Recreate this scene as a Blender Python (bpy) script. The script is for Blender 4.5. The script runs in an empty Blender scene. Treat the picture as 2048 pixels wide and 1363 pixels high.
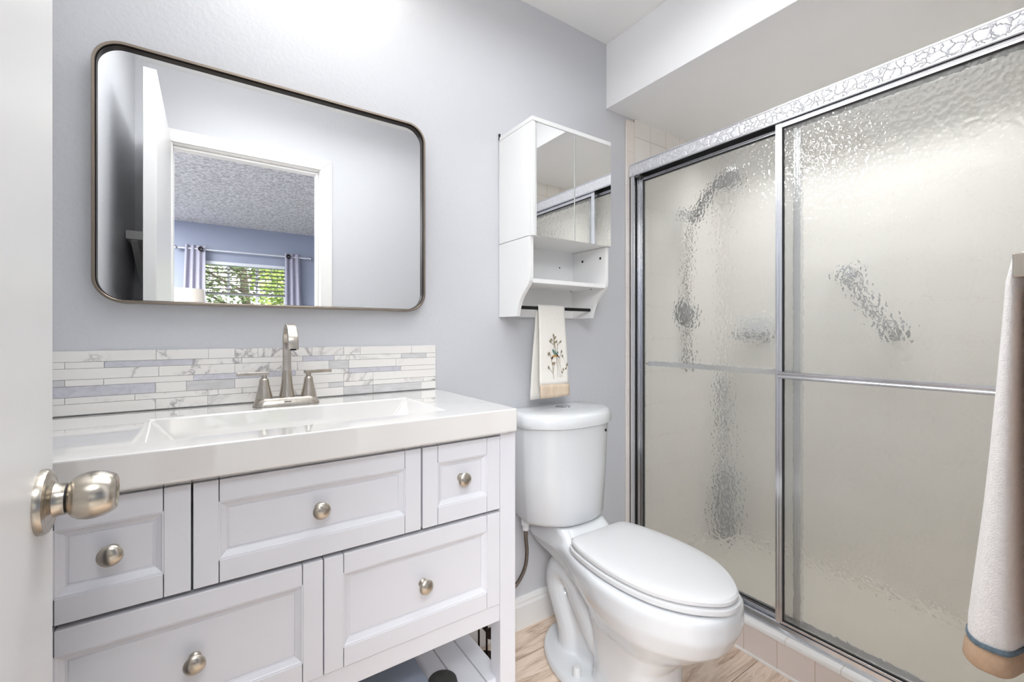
import bpy, bmesh, math, random
from mathutils import Vector, Matrix
PI = math.pi
rnd = random.Random(7)
sc = bpy.context.scene
COL = sc.collection

# ------------------------------------------------------------------ camera, world, lights, exposure
CAM_H = 1.08
cd = bpy.data.cameras.new('camera'); cam = bpy.data.objects.new('camera', cd); COL.objects.link(cam)
cam.location = (0, 0, CAM_H)
cam.rotation_euler = (PI/2, 0, -math.radians(34.269))
cd.sensor_width = 36.0; cd.lens = 36.0*885.0/2048.0
cd.shift_y = -15.5/2048.0
cd.clip_start = 0.01; cd.clip_end = 200
sc.camera = cam

w = bpy.data.worlds.new('overcast_sky'); sc.world = w; w.use_nodes = True
nt = w.node_tree; nt.nodes.clear()
sky = nt.nodes.new('ShaderNodeTexSky'); sky.sky_type = 'HOSEK_WILKIE'; sky.turbidity = 6
sky.sun_direction = (0.5, 0.6, 0.62)
hs = nt.nodes.new('ShaderNodeHueSaturation'); hs.inputs['Saturation'].default_value = 0.25
bg = nt.nodes.new('ShaderNodeBackground'); bg.inputs['Strength'].default_value = 27.0
wo = nt.nodes.new('ShaderNodeOutputWorld')
nt.links.new(sky.outputs[0], hs.inputs['Color']); nt.links.new(hs.outputs[0], bg.inputs['Color']); nt.links.new(bg.outputs[0], wo.inputs[0])

def area(name, loc, rot, sx, sy, power, col=(1, 1, 1), spread=180):
    l = bpy.data.lights.new(name, 'AREA'); l.shape = 'RECTANGLE'; l.size = sx; l.size_y = sy
    l.energy = power; l.color = col; l.spread = math.radians(spread)
    o = bpy.data.objects.new(name, l); COL.objects.link(o); o.location = loc; o.rotation_euler = rot
    return o
LAMP_EMIT = 5.0
COOL = (0.955, 0.98, 1.0)
area('bathroom_fill_light', (0.55, 0.66, 2.295), (0, 0, 0), 1.2, 0.7, 6.0, COOL, 160)  # added soft fill under the ceiling, no fixture; lifts the whole bathroom
area('vanity_bar_light', (0.20, 1.14, 2.11), (-math.radians(58), 0, 0), 0.44, 0.10, 4.6, COOL, 165)
area('shower_fill_light', (2.04, 0.69, 2.028), (0, 0, 0), 0.12, 1.0, 5.2, COOL, 110)  # unseen fill added over the shower to brighten tile and glass
area('bedroom_entry_fill_light', (-0.15, -0.50, 2.295), (0, 0, 0), 0.9, 0.7, 25.0, (0.93, 0.97, 1))  # added fill above the door head, outside the mirror's view; brightens through the doorway
area('bedroom_side_fill_light', (-1.20, -1.8, 2.295), (0, 0, 0), 1.0, 1.6, 130.0, (0.97, 0.985, 1))  # unseen fill added to lift the bedroom walls and ceiling
vs = sc.view_settings
vs.view_transform = 'Standard'; vs.look = 'None'; vs.gamma = 1.0; vs.exposure = 0.50; vs.use_curve_mapping = False
try:
    sc.cycles.max_bounces = 12; sc.cycles.diffuse_bounces = 7; sc.cycles.glossy_bounces = 8
    sc.cycles.transmission_bounces = 10; sc.cycles.transparent_max_bounces = 12
    sc.cycles.use_denoising = True; sc.cycles.use_adaptive_sampling = True; sc.cycles.adaptive_threshold = 0.02; sc.cycles.sample_clamp_indirect = 6.0
    sc.cycles.caustics_refractive = True; sc.cycles.caustics_reflective = True; sc.cycles.blur_glossy = 0.5
except Exception:
    pass

# ------------------------------------------------------------------ materials
def lin(c):
    return tuple(((v/255.0)/12.92 if v/255.0 <= 0.04045 else (((v/255.0)+0.055)/1.055)**2.4) for v in c) + (1.0,)
def base(name):
    m = bpy.data.materials.new(name); m.use_nodes = True
    n = m.node_tree; b = n.nodes['Principled BSDF']
    return m, n, b
def N(n, t, **kw):
    x = n.nodes.new(t)
    for k, v in kw.items(): setattr(x, k, v)
    return x
def coords(n, scale=(1, 1, 1), out='Object'):
    tc = N(n, 'ShaderNodeTexCoord'); mp = N(n, 'ShaderNodeMapping'); mp.inputs['Scale'].default_value = scale
    n.links.new(tc.outputs[out], mp.inputs['Vector']); return mp.outputs[0]
def noise(n, vec, scale, detail=3, rough=0.5, dist=0.0):
    t = N(n, 'ShaderNodeTexNoise'); t.inputs['Scale'].default_value = scale; t.inputs['Detail'].default_value = detail
    t.inputs['Roughness'].default_value = rough; t.inputs['Distortion'].default_value = dist
    n.links.new(vec, t.inputs['Vector']); return t.outputs['Fac']
def ramp(n, fac, stops):
    r = N(n, 'ShaderNodeValToRGB'); e = r.color_ramp.elements
    while len(e) < len(stops): e.new(0.5)
    for i, (p, c) in enumerate(stops): e[i].position = p; e[i].color = c
    n.links.new(fac, r.inputs[0]); return r.outputs[0]
def bump(n, b, h, strength, dist=0.002):
    bp = N(n, 'ShaderNodeBump'); bp.inputs['Strength'].default_value = strength; bp.inputs['Distance'].default_value = dist
    n.links.new(h, bp.inputs['Height']); n.links.new(bp.outputs[0], b.inputs['Normal']); return bp
def mixc(n, fac, a, b_, mode='MIX'):
    m = N(n, 'ShaderNodeMix', data_type='RGBA', blend_type=mode)
    if isinstance(fac, (int, float)): m.inputs[0].default_value = fac
    else: n.links.new(fac, m.inputs[0])
    for i, v in ((6, a), (7, b_)):
        if isinstance(v, tuple): m.inputs[i].default_value = v
        else: n.links.new(v, m.inputs[i])
    return m.outputs[2]
def P(name, col, rough=0.5, metal=0.0, var=0.03, vscale=6.0, bmp=None, coat=0.0, sheen=0.0, stretch=(1, 1, 1), spec=None):
    m, n, b = base(name)
    c = lin(col); v = coords(n, stretch)
    f = noise(n, v, vscale)
    dark = tuple(x*(1-var) for x in c[:3])+(1,); lite = tuple(min(1, x*(1+var)) for x in c[:3])+(1,)
    n.links.new(ramp(n, f, [(0.3, dark), (0.7, lite)]), b.inputs['Base Color'])
    b.inputs['Roughness'].default_value = rough; b.inputs['Metallic'].default_value = metal
    b.inputs['Coat Weight'].default_value = coat; b.inputs['Coat Roughness'].default_value = 0.04
    b.inputs['Sheen Weight'].default_value = sheen
    if spec is not None: b.inputs['Specular IOR Level'].default_value = spec
    if bmp: bump(n, b, noise(n, v, bmp[0], bmp[2] if len(bmp) > 2 else 3), bmp[1], bmp[3] if len(bmp) > 3 else 0.002)
    return m

M = {}
M['paint'] = P('lavender_grey_wall_paint', (203, 204, 208), 0.42, var=0.012, vscale=2, bmp=(95, 0.35, 4, 0.003))
M['ceil'] = P('white_ceiling_paint', (242, 242, 240), 0.6, var=0.01, vscale=2, bmp=(60, 0.25, 4, 0.003))
M['soffit'] = P('white_soffit_paint', (241, 241, 242), 0.5, var=0.01, vscale=2, bmp=(80, 0.12, 3, 0.002))
M['trimw'] = P('white_gloss_trim', (232, 231, 229), 0.3, var=0.01, vscale=8, bmp=(30, 0.03))
M['doorw'] = P('white_door_paint', (217, 216, 215), 0.32, var=0.012, vscale=3, bmp=(14, 0.05, 3, 0.004), stretch=(1, 1, 0.15))
M['lacq'] = P('white_cabinet_lacquer', (219, 219, 224), 0.38, var=0.01, vscale=4, bmp=(140, 0.03))
M['lam'] = P('white_laminate', (232, 232, 231), 0.42, var=0.008, vscale=4)
M['stone'] = P('white_solid_surface', (224, 222, 219), 0.05, var=0.01, vscale=5, coat=1.0, spec=0.9)
M['porc'] = P('white_porcelain', (211, 213, 215), 0.12, var=0.006, vscale=3, coat=0.6)
M['seatp'] = P('white_plastic_seat', (210, 210, 211), 0.28, var=0.006, vscale=3)
M['nickel'] = P('brushed_nickel', (188, 180, 170), 0.27, 1.0, var=0.12, vscale=90, stretch=(1, 1, 0.06), bmp=(300, 0.05))
M['nickelx'] = P('brushed_nickel_knob', (190, 182, 170), 0.24, 1.0, var=0.14, vscale=80, stretch=(0.06, 1, 1), bmp=(300, 0.05))
M['chrome'] = P('polished_chrome', (214, 216, 220), 0.08, 1.0, var=0.02)
M['alu'] = P('bright_aluminium', (226, 227, 231), 0.2, 1.0, var=0.05, vscale=40, stretch=(1, 1, 0.1))
M['bronze'] = P('warm_grey_metal_frame', (150, 138, 126), 0.3, 1.0, var=0.06, vscale=30)
M['black'] = P('black_powder_coat', (16, 16, 17), 0.4, 0.2, var=0.1)
M['darkmetal'] = P('dark_bronze_wire', (44, 36, 32), 0.4, 0.8, var=0.1)
M['screw'] = P('dark_screw_steel', (74, 74, 78), 0.35, 1.0)
M['steel'] = P('satin_steel', (150, 152, 156), 0.3, 1.0)
M['braid'] = P('braided_steel_hose', (120, 112, 104), 0.35, 0.9, var=0.45, vscale=400)
M['grey'] = P('grey_plastic', (120, 122, 124), 0.4)
M['bluegrey'] = P('blue_grey_plastic', (142, 150, 164), 0.35, var=0.03)
M['charcoal'] = P('charcoal_fabric', (58, 58, 56), 0.8, var=0.2, vscale=60, bmp=(220, 0.3))
M['terry'] = P('white_terry_cloth', (248, 245, 243), 0.95, var=0.04, vscale=120, bmp=(420, 0.55, 2, 0.004), sheen=0.4)
M['linen'] = P('off_white_linen', (229, 226, 219), 0.95, var=0.03, vscale=200, bmp=(700, 0.35, 2, 0.001), sheen=0.2)
M['tan'] = P('tan_satin_hem', (205, 186, 164), 0.6, var=0.08, vscale=70, bmp=(160, 0.25), stretch=(1, 1, 0.3))
M['hem'] = P('sand_hem', (196, 166, 138), 0.7, var=0.07, vscale=80, bmp=(300, 0.3))
M['bluestitch'] = P('slate_blue_stitching', (104, 122, 136), 0.8, var=0.2, vscale=160)
M['brown'] = P('golden_brown_terry', (176, 126, 66), 0.95, var=0.2, vscale=40, bmp=(420, 0.6, 2, 0.004), sheen=0.3)
M['olive'] = P('olive_brown_thread', (142, 130, 108), 0.8, var=0.15, vscale=300)
M['teal'] = P('teal_thread', (92, 128, 122), 0.7, var=0.2, vscale=300)
M['rust'] = P('dark_rust_thread', (78, 40, 34), 0.7, var=0.2, vscale=300)
M['gold'] = P('gold_thread', (176, 142, 74), 0.6, var=0.2, vscale=300)
M['bedwall'] = P('blue_grey_bedroom_paint', (160, 167, 183), 0.6, var=0.012, vscale=2, bmp=(95, 0.3, 4, 0.003))
M['carpet'] = P('beige_carpet', (176, 168, 158), 0.95, var=0.15, vscale=200, bmp=(300, 0.6))
M['curtain'] = P('silver_grey_curtain', (172, 170, 184), 0.75, var=0.1, vscale=160, bmp=(240, 0.3), stretch=(0.25, 0.25, 1.6))
M['vinyl'] = P('white_vinyl_window', (222, 224, 228), 0.4)
M['slat'] = P('wooden_blind_slat', (120, 112, 104), 0.5, var=0.1)
M['darkwood'] = P('dark_stained_wood', (92, 66, 48), 0.45, var=0.25, vscale=20, stretch=(0.1, 1, 1))
M['bark'] = P('grey_bark', (92, 82, 72), 0.9, var=0.3, vscale=30, bmp=(40, 0.6))
M['lawn'] = P('lawn_green', (96, 122, 62), 0.95, var=0.3, vscale=12)
M['toothpan'] = P('shower_pan_acrylic', (196, 189, 178), 0.25)
M['caulk'] = P('white_caulk', (236, 234, 232), 0.5)
M['sealblack'] = P('black_gasket_and_slot_shade', (20, 20, 20), 0.6)

def m_popcorn():
    m, n, b = base('popcorn_ceiling'); v = coords(n)
    f = noise(n, v, 38, 4, 0.7)
    n.links.new(ramp(n, f, [(0.40, lin((184, 184, 184))), (0.56, lin((232, 232, 232)))]), b.inputs['Base Color'])
    b.inputs['Roughness'].default_value = 0.9; bump(n, b, f, 1.0, 0.02); return m
M['popcorn'] = m_popcorn()
def m_mirror(name, rough=0.0):
    m, n, b = base(name); b.inputs['Base Color'].default_value = (0.93, 0.935, 0.935, 1)
    b.inputs['Metallic'].default_value = 1; b.inputs['Roughness'].default_value = rough; return m
M['mirror'] = m_mirror('silvered_mirror')
def m_hammer():
    m, n, b = base('hammered_aluminium'); v = coords(n)
    t = N(n, 'ShaderNodeTexVoronoi', feature='DISTANCE_TO_EDGE'); t.inputs['Scale'].default_value = 46
    d = N(n, 'ShaderNodeVectorMath', operation='ADD'); nz = N(n, 'ShaderNodeTexNoise'); nz.inputs['Scale'].default_value = 70
    sc_ = N(n, 'ShaderNodeVectorMath', operation='SCALE'); sc_.inputs['Scale'].default_value = 0.016
    n.links.new(v, nz.inputs['Vector']); n.links.new(nz.outputs['Color'], sc_.inputs[0]); n.links.new(v, d.inputs[0]); n.links.new(sc_.outputs[0], d.inputs[1])
    n.links.new(d.outputs[0], t.inputs['Vector'])
    r = ramp(n, t.outputs['Distance'], [(0.0, (0, 0, 0, 1)), (0.06, (0.7, 0.7, 0.7, 1)), (0.25, (1, 1, 1, 1))])
    b.inputs['Base Color'].default_value = lin((236, 236, 240)); b.inputs['Metallic'].default_value = 0.6; b.inputs['Roughness'].default_value = 0.35
    bump(n, b, r, 0.7, 0.003); return m
M['hammer'] = m_hammer()
def m_glass():
    m = bpy.data.materials.new('obscure_rain_glass'); m.use_nodes = True; n = m.node_tree; n.nodes.clear()
    out = N(n, 'ShaderNodeOutputMaterial'); v = coords(n, (1, 1, 0.8))
    t = N(n, 'ShaderNodeTexVoronoi', feature='SMOOTH_F1'); t.inputs['Scale'].default_value = 95; t.inputs['Smoothness'].default_value = 0.6
    nz = N(n, 'ShaderNodeTexNoise'); nz.inputs['Scale'].default_value = 60; nz.inputs['Detail'].default_value = 2
    sc_ = N(n, 'ShaderNodeVectorMath', operation='SCALE'); sc_.inputs['Scale'].default_value = 0.012
    d = N(n, 'ShaderNodeVectorMath', operation='ADD')
    n.links.new(v, nz.inputs['Vector']); n.links.new(nz.outputs['Color'], sc_.inputs[0]); n.links.new(v, d.inputs[0]); n.links.new(sc_.outputs[0], d.inputs[1]); n.links.new(d.outputs[0], t.inputs['Vector'])
    bp = N(n, 'ShaderNodeBump'); bp.inputs['Strength'].default_value = 0.32; bp.inputs['Distance'].default_value = 0.004
    n.links.new(t.outputs['Distance'], bp.inputs['Height'])
    g = N(n, 'ShaderNodeBsdfRefraction'); g.inputs['Roughness'].default_value = 0.035; g.inputs['IOR'].default_value = 1.4
    g.inputs['Color'].default_value = (0.97, 0.975, 0.965, 1); n.links.new(bp.outputs[0], g.inputs['Normal'])
    tr = N(n, 'ShaderNodeBsdfTranslucent'); tr.inputs['Color'].default_value = (0.92, 0.92, 0.90, 1); n.links.new(bp.outputs[0], tr.inputs['Normal'])
    df = N(n, 'ShaderNodeBsdfDiffuse'); df.inputs['Color'].default_value = (0.90, 0.90, 0.88, 1); n.links.new(bp.outputs[0], df.inputs['Normal'])
    a = N(n, 'ShaderNodeMixShader'); a.inputs[0].default_value = 0.55
    n.links.new(tr.outputs[0], a.inputs[1]); n.links.new(df.outputs[0], a.inputs[2])
    mx = N(n, 'ShaderNodeMixShader'); mx.inputs[0].default_value = 0.2
    n.links.new(g.outputs[0], mx.inputs[1]); n.links.new(a.outputs[0], mx.inputs[2])
    gl = N(n, 'ShaderNodeBsdfGlossy'); gl.inputs['Roughness'].default_value = 0.07; n.links.new(bp.outputs[0], gl.inputs['Normal'])
    fz = N(n, 'ShaderNodeFresnel'); fz.inputs['IOR'].default_value = 1.5; n.links.new(bp.outputs[0], fz.inputs['Normal'])
    m2 = N(n, 'ShaderNodeMixShader'); n.links.new(fz.outputs[0], m2.inputs[0]); n.links.new(mx.outputs[0], m2.inputs[1]); n.links.new(gl.outputs[0], m2.inputs[2])
    n.links.new(m2.outputs[0], out.inputs[0])
    return m
M['rain'] = m_glass()
def m_clear():
    m, n, b = base('clear_window_glass'); b.inputs['Transmission Weight'].default_value = 1; b.inputs['Roughness'].default_value = 0.0
    b.inputs['IOR'].default_value = 1.02; return m
M['clear'] = m_clear()
def m_emit(name, col, s):
    m, n, b = base(name); b.inputs['Base Color'].default_value = lin((245, 243, 238)); b.inputs['Emission Color'].default_value = col
    b.inputs['Emission Strength'].default_value = s; return m
M['lamp'] = m_emit('lit_opal_glass', (1, 0.975, 0.94, 1), LAMP_EMIT)
def m_shade():
    m, n, b = base('cream_lamp_shade'); b.inputs['Base Color'].default_value = lin((226, 216, 202)); b.inputs['Roughness'].default_value = 0.9
    b.inputs['Emission Color'].default_value = (1, 0.93, 0.82, 1); b.inputs['Emission Strength'].default_value = 0.12
    v = coords(n, (1, 1, 0.2)); bump(n, b, noise(n, v, 300), 0.2, 0.001); return m
M['shade'] = m_shade()
def m_leaf(name, c1, c2):
    m, n, b = base(name); v = coords(n); f = noise(n, v, 9, 3)
    n.links.new(ramp(n, f, [(0.35, lin(c1)), (0.65, lin(c2))]), b.inputs['Base Color']); b.inputs['Roughness'].default_value = 0.5
    b.inputs['Subsurface Weight'].default_value = 0.0; return m
M['leaf'] = m_leaf('bright_green_leaves', (96, 120, 52), (182, 200, 106))
M['leaf2'] = m_leaf('dull_green_leaves', (70, 84, 58), (146, 156, 118))

def planar(n, a, b_):
    tc = N(n, 'ShaderNodeTexCoord'); s = N(n, 'ShaderNodeSeparateXYZ'); c = N(n, 'ShaderNodeCombineXYZ')
    n.links.new(tc.outputs['Object'], s.inputs[0]); n.links.new(s.outputs[a], c.inputs[0]); n.links.new(s.outputs[b_], c.inputs[1]); return c.outputs[0]
def m_tile(name, a, b_, tw, th, ox, oz, col, grout=(206, 188, 174)):
    m, n, b = base(name); v0 = planar(n, a, b_)
    mp = N(n, 'ShaderNodeMapping'); mp.inputs['Location'].default_value = (-ox, -oz, 0); n.links.new(v0, mp.inputs['Vector'])
    t = N(n, 'ShaderNodeTexBrick'); t.offset = 0.0; t.squash = 1.0
    t.inputs['Scale'].default_value = 1.0; t.inputs['Brick Width'].default_value = tw; t.inputs['Row Height'].default_value = th
    t.inputs['Mortar Size'].default_value = 0.0016; t.inputs['Mortar Smooth'].default_value = 0.3; t.inputs['Bias'].default_value = 0
    c = lin(col); t.inputs['Color1'].default_value = c; t.inputs['Color2'].default_value = tuple(x*0.96 for x in c[:3])+(1,)
    t.inputs['Mortar'].default_value = lin(grout); n.links.new(mp.outputs[0], t.inputs['Vector'])
    v = coords(n); f = noise(n, v, 22, 3)
    n.links.new(mixc(n, 0.25, t.outputs['Color'], mixc(n, f, tuple(x*0.92 for x in c[:3])+(1,), tuple(min(1, x*1.06) for x in c[:3])+(1,)), 'MIX'), b.inputs['Base Color'])
    b.inputs['Roughness'].default_value = 0.13
    inv = N(n, 'ShaderNodeMath', operation='SUBTRACT'); inv.inputs[0].default_value = 1; n.links.new(t.outputs['Fac'], inv.inputs[1])
    ad = N(n, 'ShaderNodeMath', operation='MULTIPLY_ADD'); ad.inputs[1].default_value = 0.22; n.links.new(f, ad.inputs[0]); n.links.new(inv.outputs[0], ad.inputs[2])
    bump(n, b, ad.outputs[0], 0.6, 0.003); return m
BEIGE = (234, 230, 224)
M['tile_xz'] = m_tile('beige_ceramic_tile_back', 0, 2, 0.1098, 0.1505, 1.5640, 0.0, BEIGE)
M['tile_yz'] = m_tile('beige_ceramic_tile_side', 1, 2, 0.1098, 0.1505, 0.06, 0.0, BEIGE)
M['tile_edge'] = m_tile('beige_ceramic_edge_tile', 0, 2, 0.2, 0.1505, 1.40, 0.0765, (232, 224, 216), (222, 212, 202))
M['tile_curb'] = m_tile('pink_beige_curb_tile', 1, 2, 0.1078, 0.4, 0.0468, -0.1, (226, 215, 209), (206, 186, 170))
M['tile_cap'] = m_tile('white_cap_tile', 1, 2, 0.1500, 0.4, 0.0700, -0.1, (234, 232, 229), (216, 204, 192))

def m_wood():
    m, n, b = base('whitewashed_oak_plank'); v = coords(n)
    t = N(n, 'ShaderNodeTexBrick'); t.offset = 0.37; t.offset_frequency = 2; t.squash = 1
    t.inputs['Scale'].default_value = 1; t.inputs['Brick Width'].default_value = 1.1; t.inputs['Row Height'].default_value = 0.15
    t.inputs['Mortar Size'].default_value = 0.0012; t.inputs['Mortar Smooth'].default_value = 0.2; t.inputs['Bias'].default_value = 0
    t.inputs['Color1'].default_value = (0.2, 0.2, 0.2, 1); t.inputs['Color2'].default_value = (0.8, 0.8, 0.8, 1); t.inputs['Mortar'].default_value = (0.5, 0.5, 0.5, 1)
    n.links.new(v, t.inputs['Vector'])
    off = N(n, 'ShaderNodeVectorMath', operation='MULTIPLY'); off.inputs[1].default_value = (3, 7, 5); n.links.new(t.outputs['Color'], off.inputs[0])
    ad = N(n, 'ShaderNodeVectorMath', operation='ADD'); n.links.new(v, ad.inputs[0]); n.links.new(off.outputs[0], ad.inputs[1])
    mp = N(n, 'ShaderNodeMapping'); mp.inputs['Scale'].default_value = (1.6, 14, 1); n.links.new(ad.outputs[0], mp.inputs['Vector'])
    g = noise(n, mp.outputs[0], 2.2, 8, 0.68, 1.6)
    mp2 = N(n, 'ShaderNodeMapping'); mp2.inputs['Scale'].default_value = (3, 60, 1); n.links.new(ad.outputs[0], mp2.inputs['Vector'])
    g2 = noise(n, mp2.outputs[0], 3.0, 4, 0.6, 0.4)
    c1 = ramp(n, g, [(0.28, lin((150, 122, 104))), (0.41, lin((208, 186, 166))), (0.55, lin((232, 215, 199))), (0.75, lin((216, 196, 178)))])
    c2 = ramp(n, g2, [(0.30, lin((186, 164, 148))), (0.46, lin((248, 244, 240)))])
    c = mixc(n, 0.55, c1, c2, 'MULTIPLY')
    n.links.new(mixc(n, t.outputs['Fac'], c, lin((120, 98, 84))), b.inputs['Base Color'])
    b.inputs['Roughness'].default_value = 0.45; bump(n, b, g2, 0.15, 0.001); return m
M['wood'] = m_wood()

def m_marble():
    m, n, b = base('white_veined_marble_tile'); v = coords(n, out='UV')
    f = noise(n, v, 5.5, 6, 0.60, 1.8)
    s = N(n, 'ShaderNodeMath', operation='SUBTRACT'); s.inputs[1].default_value = 0.5; n.links.new(f, s.inputs[0])
    a = N(n, 'ShaderNodeMath', operation='ABSOLUTE'); n.links.new(s.outputs[0], a.inputs[0])
    vein = ramp(n, a.outputs[0], [(0.0, lin((156, 152, 152))), (0.012, lin((204, 200, 199))), (0.035, lin((226, 223, 220))), (0.06, lin((232, 229, 225)))])
    f2 = noise(n, v, 4, 2)
    msk = ramp(n, f2, [(0.50, (0, 0, 0, 1)), (0.6, (1, 1, 1, 1))])
    n.links.new(mixc(n, msk, lin((232, 229, 225)), vein), b.inputs['Base Color'])
    b.inputs['Roughness'].default_value = 0.12; return m
M['marble'] = m_marble()
def m_silver():
    m, n, b = base('brushed_silver_tile'); v = coords(n, (26, 40, 1), 'UV'); f = noise(n, v, 1.2, 3, 0.6, 2.0)
    n.links.new(ramp(n, f, [(0.3, lin((196, 195, 203))), (0.7, lin((214, 213, 220)))]), b.inputs['Base Color'])
    b.inputs['Metallic'].default_value = 0.35; b.inputs['Roughness'].default_value = 0.36; return m
M['silver'] = m_silver()
M['greytile'] = P('pale_grey_marble_tile', (204, 203, 203), 0.15, var=0.08, vscale=30, stretch=(1, 1, 4))

# ------------------------------------------------------------------ mesh helpers
OFF = {}
def nb(): return bmesh.new()
def box(bm, x0, x1, y0, y1, z0, z1):
    r = bmesh.ops.create_cube(bm, size=1.0)
    c = Vector(((x0+x1)/2, (y0+y1)/2, (z0+z1)/2)); s = (abs(x1-x0), abs(y1-y0), abs(z1-z0))
    for v in r['verts']: v.co = Vector((v.co.x*s[0], v.co.y*s[1], v.co.z*s[2])) + c
    return r['verts']
def loft(bm, rings, c0=True, c1=True):
    vr = [[bm.verts.new(p) for p in r] for r in rings]; k = len(rings[0]); out = []
    for a, b in zip(vr, vr[1:]):
        for i in range(k): out.append(bm.faces.new((a[i], a[(i+1) % k], b[(i+1) % k], b[i])))
    if c0: out.append(bm.faces.new(vr[0][::-1]))
    if c1: out.append(bm.faces.new(vr[-1]))
    return out
def axes(d):
    d = d.normalized(); u = Vector((0, 0, 1)) if abs(d.z) < 0.9 else Vector((1, 0, 0))
    a = d.cross(u).normalized(); return a, d.cross(a).normalized()
def lathe(bm, prof, c, ax=(0, 0, 1), seg=32):
    ax = Vector(ax).normalized(); a, b = axes(ax); c = Vector(c)
    rings = [[c+ax*h+(a*math.cos(2*PI*i/seg)+b*math.sin(2*PI*i/seg))*max(r, 1e-5) for i in range(seg)] for r, h in prof]
    loft(bm, rings)
def cyl(bm, p0, p1, r0, r1=None, seg=20):
    p0 = Vector(p0); p1 = Vector(p1); d = p1-p0; lathe(bm, [(r0, 0), (r0 if r1 is None else r1, d.length)], p0, d, seg)
def spline(pts, k=8):
    P_ = [Vector(p) for p in pts]; P_ = [P_[0]*2-P_[1]] + P_ + [P_[-1]*2-P_[-2]]; out = []
    for i in range(1, len(P_)-2):
        a, b, c, d = P_[i-1:i+3]
        for j in range(k):
            t = j/k; out.append(0.5*((2*b)+(c-a)*t+(2*a-5*b+4*c-d)*t*t+(3*b-a-3*c+d)*t**3))
    out.append(P_[-2]); return out
def tube(bm, pts, r, seg=12):
    pts = [Vector(p) for p in pts]; rings = []; pa = None
    for i, p in enumerate(pts):
        d = (pts[min(i+1, len(pts)-1)]-pts[max(i-1, 0)]).normalized()
        if pa is None: a, b = axes(d)
        else:
            a = (pa - d*pa.dot(d)).normalized(); b = d.cross(a)
        pa = a; rr = r[i] if isinstance(r, (list, tuple)) else r
        rings.append([p+(a*math.cos(2*PI*j/seg)+b*math.sin(2*PI*j/seg))*rr for j in range(seg)])
    loft(bm, rings)
def prism(bm, poly, plane, h0, h1):
    def f(u, v, h): return (u, v, h) if plane == 'xy' else ((u, h, v) if plane == 'xz' else (h, u, v))
    loft(bm, [[f(u, v, h0) for u, v in poly], [f(u, v, h1) for u, v in poly]])
def rrect(u0, u1, v0, v1, r, k=8):
    out = []
    for cu, cv, a0 in ((u1-r, v1-r, 0), (u0+r, v1-r, PI/2), (u0+r, v0+r, PI), (u1-r, v0+r, 1.5*PI)):
        for i in range(k+1):
            a = a0+PI/2*i/k; out.append((cu+r*math.cos(a), cv+r*math.sin(a)))
    return out
def finish(name, bm, mats, off, smooth=True, bevel=0, seg=2, ang=0.6):
    bmesh.ops.recalc_face_normals(bm, faces=bm.faces[:])
    bmesh.ops.translate(bm, verts=bm.verts[:], vec=-off)
    if smooth:
        for f in bm.faces: f.smooth = True
        for e in bm.edges:
            if len(e.link_faces) == 2 and e.calc_face_angle(0) > ang: e.smooth = False
    me = bpy.data.meshes.new(name); bm.to_mesh(me); bm.free()
    for m in (mats if isinstance(mats, (list, tuple)) else [mats]): me.materials.append(M[m])
    o = bpy.data.objects.new(name, me); COL.objects.link(o)
    if bevel:
        b = o.modifiers.new('bevel', 'BEVEL'); b.width = bevel; b.segments = seg; b.limit_method = 'ANGLE'; b.angle_limit = 0.6; b.harden_normals = True
    return o
def tagp(o, label=None, cat=None, group=None, kind=None):
    if label: o['label'] = label
    if cat: o['category'] = cat
    if group: o['group'] = group
    if kind: o['kind'] = kind
    return o
def thing(name, label, cat, loc, group=None):
    o = bpy.data.objects.new(name, None); COL.objects.link(o); o.empty_display_size = 0.05; o.location = loc
    OFF[o.name] = Vector(loc); return tagp(o, label, cat, group)
def part(name, bm, mat, parent, label=None, **kw):
    off = OFF[parent.name]; o = finish(name, bm, mat, off, **kw); o.parent = parent; OFF[o.name] = off
    if label: o['label'] = label
    return o
def solo(name, bm, mat, label, cat, loc, group=None, kind=None, **kw):
    o = finish(name, bm, mat, Vector(loc), **kw); o.location = loc; OFF[o.name] = Vector(loc)
    return tagp(o, label, cat, group, kind)
def struct(name, bm, mat, parent=None, label=None, **kw):
    o = finish(name, bm, mat, Vector((0, 0, 0)), **kw); OFF[o.name] = Vector((0, 0, 0))
    if parent: o.parent = parent
    else: o['kind'] = 'structure'
    if label: o['label'] = label
    return o
def bx(*boxes):
    bm = nb()
    for b in boxes: box(bm, *b)
    return bm

# ------------------------------------------------------------------ room shell
D = 1.33; XL = -0.28; YF = 0.035; ZC = 2.308; XR = 2.27; XS = 1.508
OX0, OX1, OZ = -0.145, 0.492, 1.965       # doorway opening
struct('floor', bx((-0.4, 1.55, -0.07, D+0.1, -0.06, 0.0)), 'wood', smooth=False, label='whitewashed oak plank bathroom floor')
struct('wall_back', bx((-0.4, XR+0.1, D, D+0.1, -0.06, 2.4)), 'paint', smooth=False, label='lavender grey painted wall behind the vanity and toilet')
struct('wall_left', bx((XL-0.1, XL, -0.01, D, -0.06, 2.4)), 'paint', smooth=False, label='lavender grey wall behind the open door')
struct('wall_front', bx((XL, OX0-0.015, -0.01, YF, 0, ZC), (OX1+0.015, XR, -0.01, YF, 0, ZC), (OX0-0.015, OX1+0.015, -0.01, YF, OZ+0.015, ZC)), 'paint', smooth=False, label='lavender grey wall with the doorway')
struct('wall_right', bx((XR, XR+0.1, -0.07, D, -0.06, 2.4)), 'tile_yz', smooth=False, label='beige tiled far wall of the shower')
struct('ceiling', bx((XL, XR, YF, D, ZC, ZC+0.06)), 'ceil', smooth=False, label='white bathroom ceiling')
struct('soffit', bx((1.39, XR, YF, D, 2.033, ZC)), 'soffit', smooth=False, bevel=0.002, label='white dropped soffit over the shower')
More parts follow.
